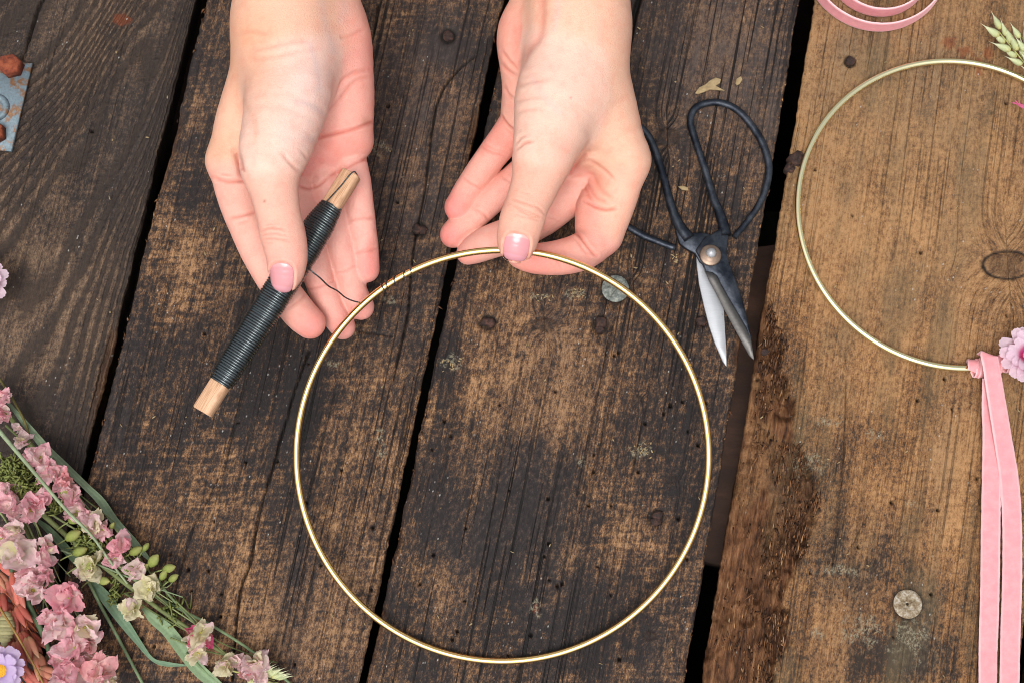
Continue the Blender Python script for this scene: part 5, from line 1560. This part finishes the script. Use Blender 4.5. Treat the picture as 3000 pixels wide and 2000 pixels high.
stalk('dark green stalk beside the coral oats', g6([(40, 980, 14), (110, 1130, 14), (190, 1290, 12), (262, 1480, 10), (300, 1620, 8)]), 8, 7.5, (86, 106, 78))
stalk('second dark stalk among the coral oats', g6([(60, 1040, 12), (140, 1200, 12), (200, 1330, 10), (250, 1460, 8)]), 6, 5, (96, 104, 72))
stalk('curved tan stalk over the coral oats', g6([(-30, 1160, 22), (60, 1300, 24), (130, 1420, 22), (190, 1530, 18), (230, 1620, 14)]), 3.5, 3, (150, 118, 66))

# --- coral oats
OATS = []
for tint in ((1, 1, 1), (1.08, 1.25, 1.25), (.8, .72, .7), (.92, 1.45, 1.2)):
  mbo = MB()
  for sgn in (-1, 1):
    po = np.array([(0, 0), (.07, .05), (.13, .2), (.14, .42), (.10, .7), (.04, .92), (0, 1.0)])
    colo = np.array([srgb(186, 148, 104), srgb(190, 124, 98), srgb(194, 106, 90), srgb(196, 102, 90), srgb(194, 110, 96), srgb(190, 120, 104), srgb(184, 130, 112)])
    M = Matrix.Translation((sgn * .05, 0, 0)) @ Matrix.Rotation(-math.pi / 2, 4, 'X') @ Matrix.Rotation(sgn * .10, 4, 'Y')
    mbo.lathe(po, M, 8, colo * np.array(tint) * (1 if sgn > 0 else .85))
  OATS.append(mbo.mesh('spikelet')); OATS[-1].materials.append(STRAW)
oat = empty('oat_spray', at(40, 1850, .002))
tag(oat, 'coral-dyed spray of oats in the bottom left corner', 'oats')
oats = [(40, 1010, 1.0), (95, 1165, 1.15), (112, 1240, 1.05), (15, 1070, .9), (38, 1130, .9), (128, 1370, 1.1), (60, 1280, 1.2), (150, 1400, 1.0), (195, 1490, .9), (240, 1520, .75), (90, 1430, 1.0), (105, 1330, 1.2), (50, 1210, .5), (45, 1400, 1.2), (150, 1545, .9), (8, 1190, 1.1), (70, 1340, 1.0), (170, 1450, 1.1), (20, 1260, 1.2), (210, 1560, .9), (30, 980, .8), (80, 1090, 1.2), (130, 1290, 1.1), (10, 1440, .9), (110, 1500, .8), (180, 1370, 1.0)]
for x, y, a in oats:
    px, py = f6(x, y)
    c = at(px, py, RND.uniform(6, 18) * .001); s = float(scale_at(c))
    L = RND.uniform(62, 84) * s
    aa = a + RND.uniform(-.5, .4)
    d = Vector((math.cos(aa), -math.sin(aa), RND.uniform(-.15, .15)))
    place('spikelet', RND.choice(OATS), oat, Vector(c) - d * L * .5, dir_rot(d, RND.uniform(-.6, .6)), (L * 1.1, L, L * .9))
mb = MB()
for k in range(16):
    x, y = RND.uniform(-20, 120), RND.uniform(1020, 1500)
    a = RND.uniform(.9, 1.25); L = RND.uniform(160, 320)
    pts = [(*f6(x + math.cos(a) * L * f + RND.gauss(0, 5), y + math.sin(a) * L * f), RND.uniform(5, 16)) for f in (0, .35, .7, 1)]
    R = catmull(pts, 4); P = np.array([at(r[0], r[1], r[2] * .001) for r in R])
    mb.tube(P, 1.6 * scale_at(P), 5, True, np.array(srgb(188, 104, 70)) * RND.uniform(.7, 1.1))
mb.build('stalk', STRAW, oat)

# --- quaking-grass head
mb = MB()
c = at(*f6(26, 1312), .018); s = float(scale_at(c))
for k in range(9):
    f = k / 8
    a = np.linspace(0, 2 * math.pi, 14, endpoint=False)
    prof_ = [(0.2, -.10), (1.0, 0), (.9, .10), (.3, .16)]
    R = (28 * math.sin(math.pi * (.15 + .75 * f)) + 2) * s
    V = np.vstack([np.stack([c[0] + R * p * np.cos(a), c[1] + (40 - 80 * f) * s + z * 90 * s + 0 * a, c[2] + R * p * .6 * np.sin(a)], -1) for p, z in prof_])
    F = [(i * 14 + j, i * 14 + (j + 1) % 14, (i + 1) * 14 + (j + 1) % 14, (i + 1) * 14 + j) for i in range(3) for j in range(14)]
    mb.add(V, F, (), np.array(srgb(150, 144, 104)) * (0.85 + .25 * (k % 2)))
tag(mb.build('quaking_grass', STRAW), 'pale ribbed quaking-grass head over the coral oats', 'seed head')

# --- ears of pale grass: wheat
mbw = MB()
pw_ = np.array([(0, 0), (.12, .06), (.19, .25), (.16, .5), (.08, .75), (.025, .92), (.006, 1.15), (0, 1.3)])
cw = np.array([srgb(188, 178, 110), srgb(190, 186, 126), srgb(186, 192, 142), srgb(190, 198, 152), srgb(200, 204, 164), srgb(208, 210, 176), srgb(214, 214, 182), srgb(220, 216, 188)])
mbw.lathe(pw_, Matrix.Rotation(-math.pi / 2, 4, 'X'), 9, cw)
GRAIN = mbw.mesh('grain'); GRAIN.materials.append(STRAW)
def ear(label, x0, y0, x1, y1, n, L, z, spread=.55, name='wheat_ear'):
    """ear from base (x0,y0) to tip (x1,y1)"""
    t = empty(name, at(x0, y0, z * .001))
    tag(t, label, 'grass ear', 'pale ears of grass')
    ax = math.atan2(y1 - y0, x1 - x0)
    tube_obj('stem', [(x0 - math.cos(ax) * 60, y0 - math.sin(ax) * 60, z - 1), (x0, y0, z), (x1, y1, z)], t, 3, 1.5, srgb(176, 176, 110), n=3)
    for k in range(n):
        f = k / (n - 1)
        sgn = -1 if k % 2 else 1
        px = x0 + (x1 - x0) * f + math.cos(ax + math.pi / 2) * 8 * sgn; py = y0 + (y1 - y0) * f + math.sin(ax + math.pi / 2) * 8 * sgn
        c = at(px, py, (z + RND.uniform(-1, 2.5)) * .001); s = float(scale_at(c))
        a = ax + sgn * spread * (1 - .6 * f) + RND.uniform(-.12, .12)
        d = Vector((math.cos(a), -math.sin(a), RND.uniform(-.1, .3)))
        LL = L * s * RND.uniform(.85, 1.1)
        place('grain', GRAIN, t, c, dir_rot(d, RND.uniform(0, 3)), (LL * 1.1, LL, LL))
ear('pale green wheat ear entering at the top right corner', 3010, 195, 2925, 92, 11, 52, 7)
ear('second wheat ear half cut off by the right edge', 3050, 240, 2995, 110, 8, 50, 9)
ear('short bristly grass ear between the rose-pink blooms', 252, 1925, 296, 1942, 18, 40, 12, .7, 'grass_ear')
ear('bristly grass ear under the rightmost pale bloom', 730, 1975, 805, 1992, 26, 52, 7, .9, 'grass_ear')

# --- paper daisies
mbd = MB()
DP = []
for k in range(6):
    x, y, z, f = petal_mesh(300 + k, 'daisy')
    C = np.array(srgb(206, 50, 130)) * (1 - sstep(.3, .62, f))[..., None] + np.array(srgb(246, 222, 236)) * sstep(.3, .62, f)[..., None]
    C = C * (.92 + .14 * fbm(x * 30, y * 3, k, 2)[..., None])
    mb = MB(); mb.grid(np.stack([x, y, z], -1), C.reshape(-1, 3)); DP.append(mb.mesh('petal')); DP[-1].materials.append(PETAL)
DQ = []
for k in range(4):
    x, y, z, f = petal_mesh(320 + k, 'daisy')
    C = np.array(srgb(168, 132, 200)) * (1 - sstep(.1, .5, f))[..., None] + np.array(srgb(226, 206, 240)) * sstep(.1, .5, f)[..., None]
    mb = MB(); mb.grid(np.stack([x, y, z], -1), C.reshape(-1, 3)); DQ.append(mb.mesh('petal')); DQ[-1].materials.append(PETAL)
N = NT('pollen_disc')
n = N.noise(N.objco(), 1500, 3, 0.6)
DISC = N.set(Base_Color=N.mix(n, srgb(214, 140, 20), srgb(244, 196, 60)), Roughness=0.9, Normal=N.bump(n, 1.0, 0.0012))
def daisy(label, px, py, z, r, n, set_, tilt=(0, 0, 1), disc=.30):
    c = at(px, py, z * .001); s = float(scale_at(c)) * r
    t = empty('paper_daisy', at(px, py, 0.001))
    tag(t, label, 'daisy', 'pink-white paper daisies')
    up = Vector(tilt).normalized(); e1 = up.orthogonal().normalized(); e2 = up.cross(e1)
    for ring in range(2):
        for k in range(n):
            a = 2 * math.pi * (k + .5 * ring) / n + RND.uniform(-.08, .08)
            el = .12 + .3 * ring + RND.uniform(-.08, .1)
            d = (e1 * math.cos(a) + e2 * math.sin(a)) * math.cos(el) + up * math.sin(el)
            me = RND.choice(set_)
            sc = s * (1 - .16 * ring) * RND.uniform(.93, 1.05)
            Y = d; X = up.cross(Y).normalized() * -1; Z = X.cross(Y).normalized()
            M = Matrix((X, Y, Z)).transposed()
            place('petal', me, t, Vector(c) + d * s * .10, M, (sc * 1.25, sc, sc))
    mbx = MB()
    q = np.linspace(0, 1, 7)
    M = Matrix((e1, e2, up)).transposed().to_4x4(); M.translation = Vector(c) + up * s * .06
    mbx.lathe(np.stack([disc * s * np.cos(q * math.pi / 2), disc * s * .55 * np.sin(q * math.pi / 2)], -1), M, 20)
    mbx.build('flower_disc', DISC, t)
daisy('lilac daisy with yellow centre in the bottom left corner', 4, 1962, 26, 70, 14, DQ, (.1, -.05, 1), .36)
daisy('white and magenta daisy beside the ribbon knot on the pale hoop', 3012, 1042, 9, 84, 14, DP, (-.12, .05, 1), .26)
daisy('pale daisy just showing at the left edge above the bunch', -52, 826, 12, 74, 14, DP, (.2, 0, 1))
mb = MB()
for k in range(5):
    a = math.pi + RND.uniform(-.35, .25)
    pts = [(3010, 318, 5), (2990, 310 + RND.uniform(-3, 3), 6), (2962 + 6 * k, 300 + RND.uniform(-8, 8), 7)]
    R = catmull(pts, 4); P = np.array([at(r[0], r[1], r[2] * .001) for r in R])
    mb.tube(P, np.linspace(5, 1, len(P)) * scale_at(P), 6, True, np.array(srgb(226, 120, 160)))
tag(mb.build('pink_bristle', PETAL), 'wisp of pink dried grass poking in at the right edge', 'dried flower')

# --- flakes and crumbs on the boards
N = NT('wood_flake')
n = N.noise(N.objco(), 500, 3, 0.6)
FLAKE = N.set(Base_Color=N.mix(n, srgb(118, 98, 68), srgb(172, 152, 114)), Roughness=0.9, Normal=N.bump(n, .6, .0006))
def flake(label, poly, z=.0006, h=.0006):
    mb = MB(); P = np.array([at(x, y, z)[:2] for x, y in poly])
    zz = z + h + .0006 * NR.rand(len(P))
    mb.prism(P, z, zz, .0001)
    tag(mb.build('wood_flake', FLAKE, smooth=False), label, 'flake', 'loose wood flakes')
flake('tan wood flake above the scissors handle', [(2036, 275), (2048, 258), (2066, 250), (2080, 238), (2096, 230), (2112, 234), (2108, 246), (2096, 254), (2122, 268), (2098, 266), (2080, 264), (2060, 272), (2044, 278)])
flake('small tan chip right of the large flake', [(2154, 246), (2158, 232), (2170, 226), (2174, 236), (2166, 248), (2158, 252)])
flake('pale crumb between the scissors handles', [(1986, 548), (2000, 546), (2016, 552), (2014, 560), (1998, 558)])
mb = MB()
for k in range(170):
    x, y = RND.uniform(250, 3000), RND.uniform(0, 2000)
    if k < 18: x, y = 1880 + RND.gauss(0, 14), 1318 + RND.gauss(0, 14)
    elif k < 28: x, y = 1690 + RND.gauss(0, 22), 858 + RND.gauss(0, 8)
    elif k < 38: x, y = 1585 + RND.gauss(0, 18), 872 + RND.gauss(0, 5)
    elif k < 50: x, y = 1325 + RND.gauss(0, 14), 1060 + RND.gauss(0, 12)
    elif k < 60: x, y = 1985 + RND.gauss(0, 14), 760 + RND.gauss(0, 7)
    if any(r0_ + (r1_ - r0_) * y / 2000 - 8 < x < l0_ + (l1_ - l0_) * y / 2000 + 8 for (_, _, r0_, r1_), (l0_, l1_, _, _) in zip(PLANKS[:-1], PLANKS[1:])): continue
    c = at(x, y, .0008); s = float(scale_at(c)); a = RND.uniform(0, 3.1); L = RND.uniform(2, 7) * s; w = RND.uniform(1, 2.4) * s
    ca, sa = math.cos(a), math.sin(a)
    pts = [(c[0] + u * L * ca - v * w * sa, c[1] + u * L * sa + v * w * ca) for u, v in ((-1, -.5), (.6, -1), (1, .4), (-.4, 1))]
    mb.prism(pts, .0002, .0009, .0001)
ob = tag(mb.build('wood_crumbs', FLAKE, smooth=False), 'pale crumbs and dust scattered over the boards', kind='stuff')

# --- torn fibres standing in the rotten edge, part of that board
def splinters(parent, pts, mat, seed, zb=-.002):
    """pts: (px, py, length px, angle) slivers"""
    r = np.random.RandomState(seed)
    mb = MB()
    for x, y, L, a in pts:
        c = at(x, y, zb + r.uniform(0, .0022)); s = float(scale_at(c)); L = L * s; w = r.uniform(1.0, 3.4) * s
        d = np.array([math.cos(a), -math.sin(a), r.uniform(-.08, .22)]); n = np.array([math.sin(a), math.cos(a), 0])
        b = c; m_ = c + d * L * .5 + np.array([0, 0, w * .5]); t = c + d * L + n * r.normal(0, L * .12)
        V = [b - n * w, b + n * w, m_ + n * w * .9, m_ - n * w * .9, t, m_ + np.array([0, 0, w])]
        g = r.choice(4, p=[.22, .38, .30, .10]); col = np.array([srgb(66, 44, 32), srgb(100, 68, 46), srgb(130, 90, 60), srgb(164, 124, 88)][g]) * r.uniform(.6, 1.0)
        mb.add(V, [(0, 1, 2, 3)], [(3, 2, 4), (0, 5, 1), (1, 5, 2), (2, 5, 4), (4, 5, 3), (3, 5, 0)], np.array(col))
    o = mb.build('torn_fibres', mat, parent, smooth=False)
    o['kind'] = 'stuff'
    return o
FIB = plant_mat('torn_fibre', 0.9, 0.0, 0.3, 900, 0.2)
pts = []
rp = np.array(ROT, float)
r_ = np.random.RandomState(5)
while len(pts) < 900:
    y = r_.uniform(900, 2010); xe = np.interp(y, rp[:, 1], rp[:, 0]); x0 = 2389 + (2064 - 2389) * y / 2000 + 8
    x = xe - abs(r_.normal(0, 55)) if r_.rand() < .55 else r_.uniform(x0, xe)
    if x < x0 or fbm(x / 42, y / 60, 13, 3) < .46: continue
    base = math.atan2(2000, -325)
    a = base + r_.normal(0, .13) + (math.pi if r_.rand() < .5 else 0)
    if r_.rand() < .06: a = r_.uniform(0, 6.3)
    pts.append((x, y, r_.uniform(8, 40), a))
splinters(planks[3], pts, FIB, 3)
for pi2, seed in ((1, 11), (2, 12)):
    pts = []
    l0, l1, r0, r1 = PLANKS[pi2]
    rr_ = np.random.RandomState(seed)
    for k in range(70):
        y = rr_.uniform(0, 2000); side = rr_.rand() < .5
        x = (l0 + (l1 - l0) * y / 2000 + 4) if side else (r0 + (r1 - r0) * y / 2000 - 4)
        pts.append((x, y, rr_.uniform(6, 22), math.atan2(2000, l1 - l0) + rr_.normal(0, .3) + (math.pi if rr_.rand() < .5 else 0)))
    splinters(planks[pi2], pts, FIB, seed, -.001)
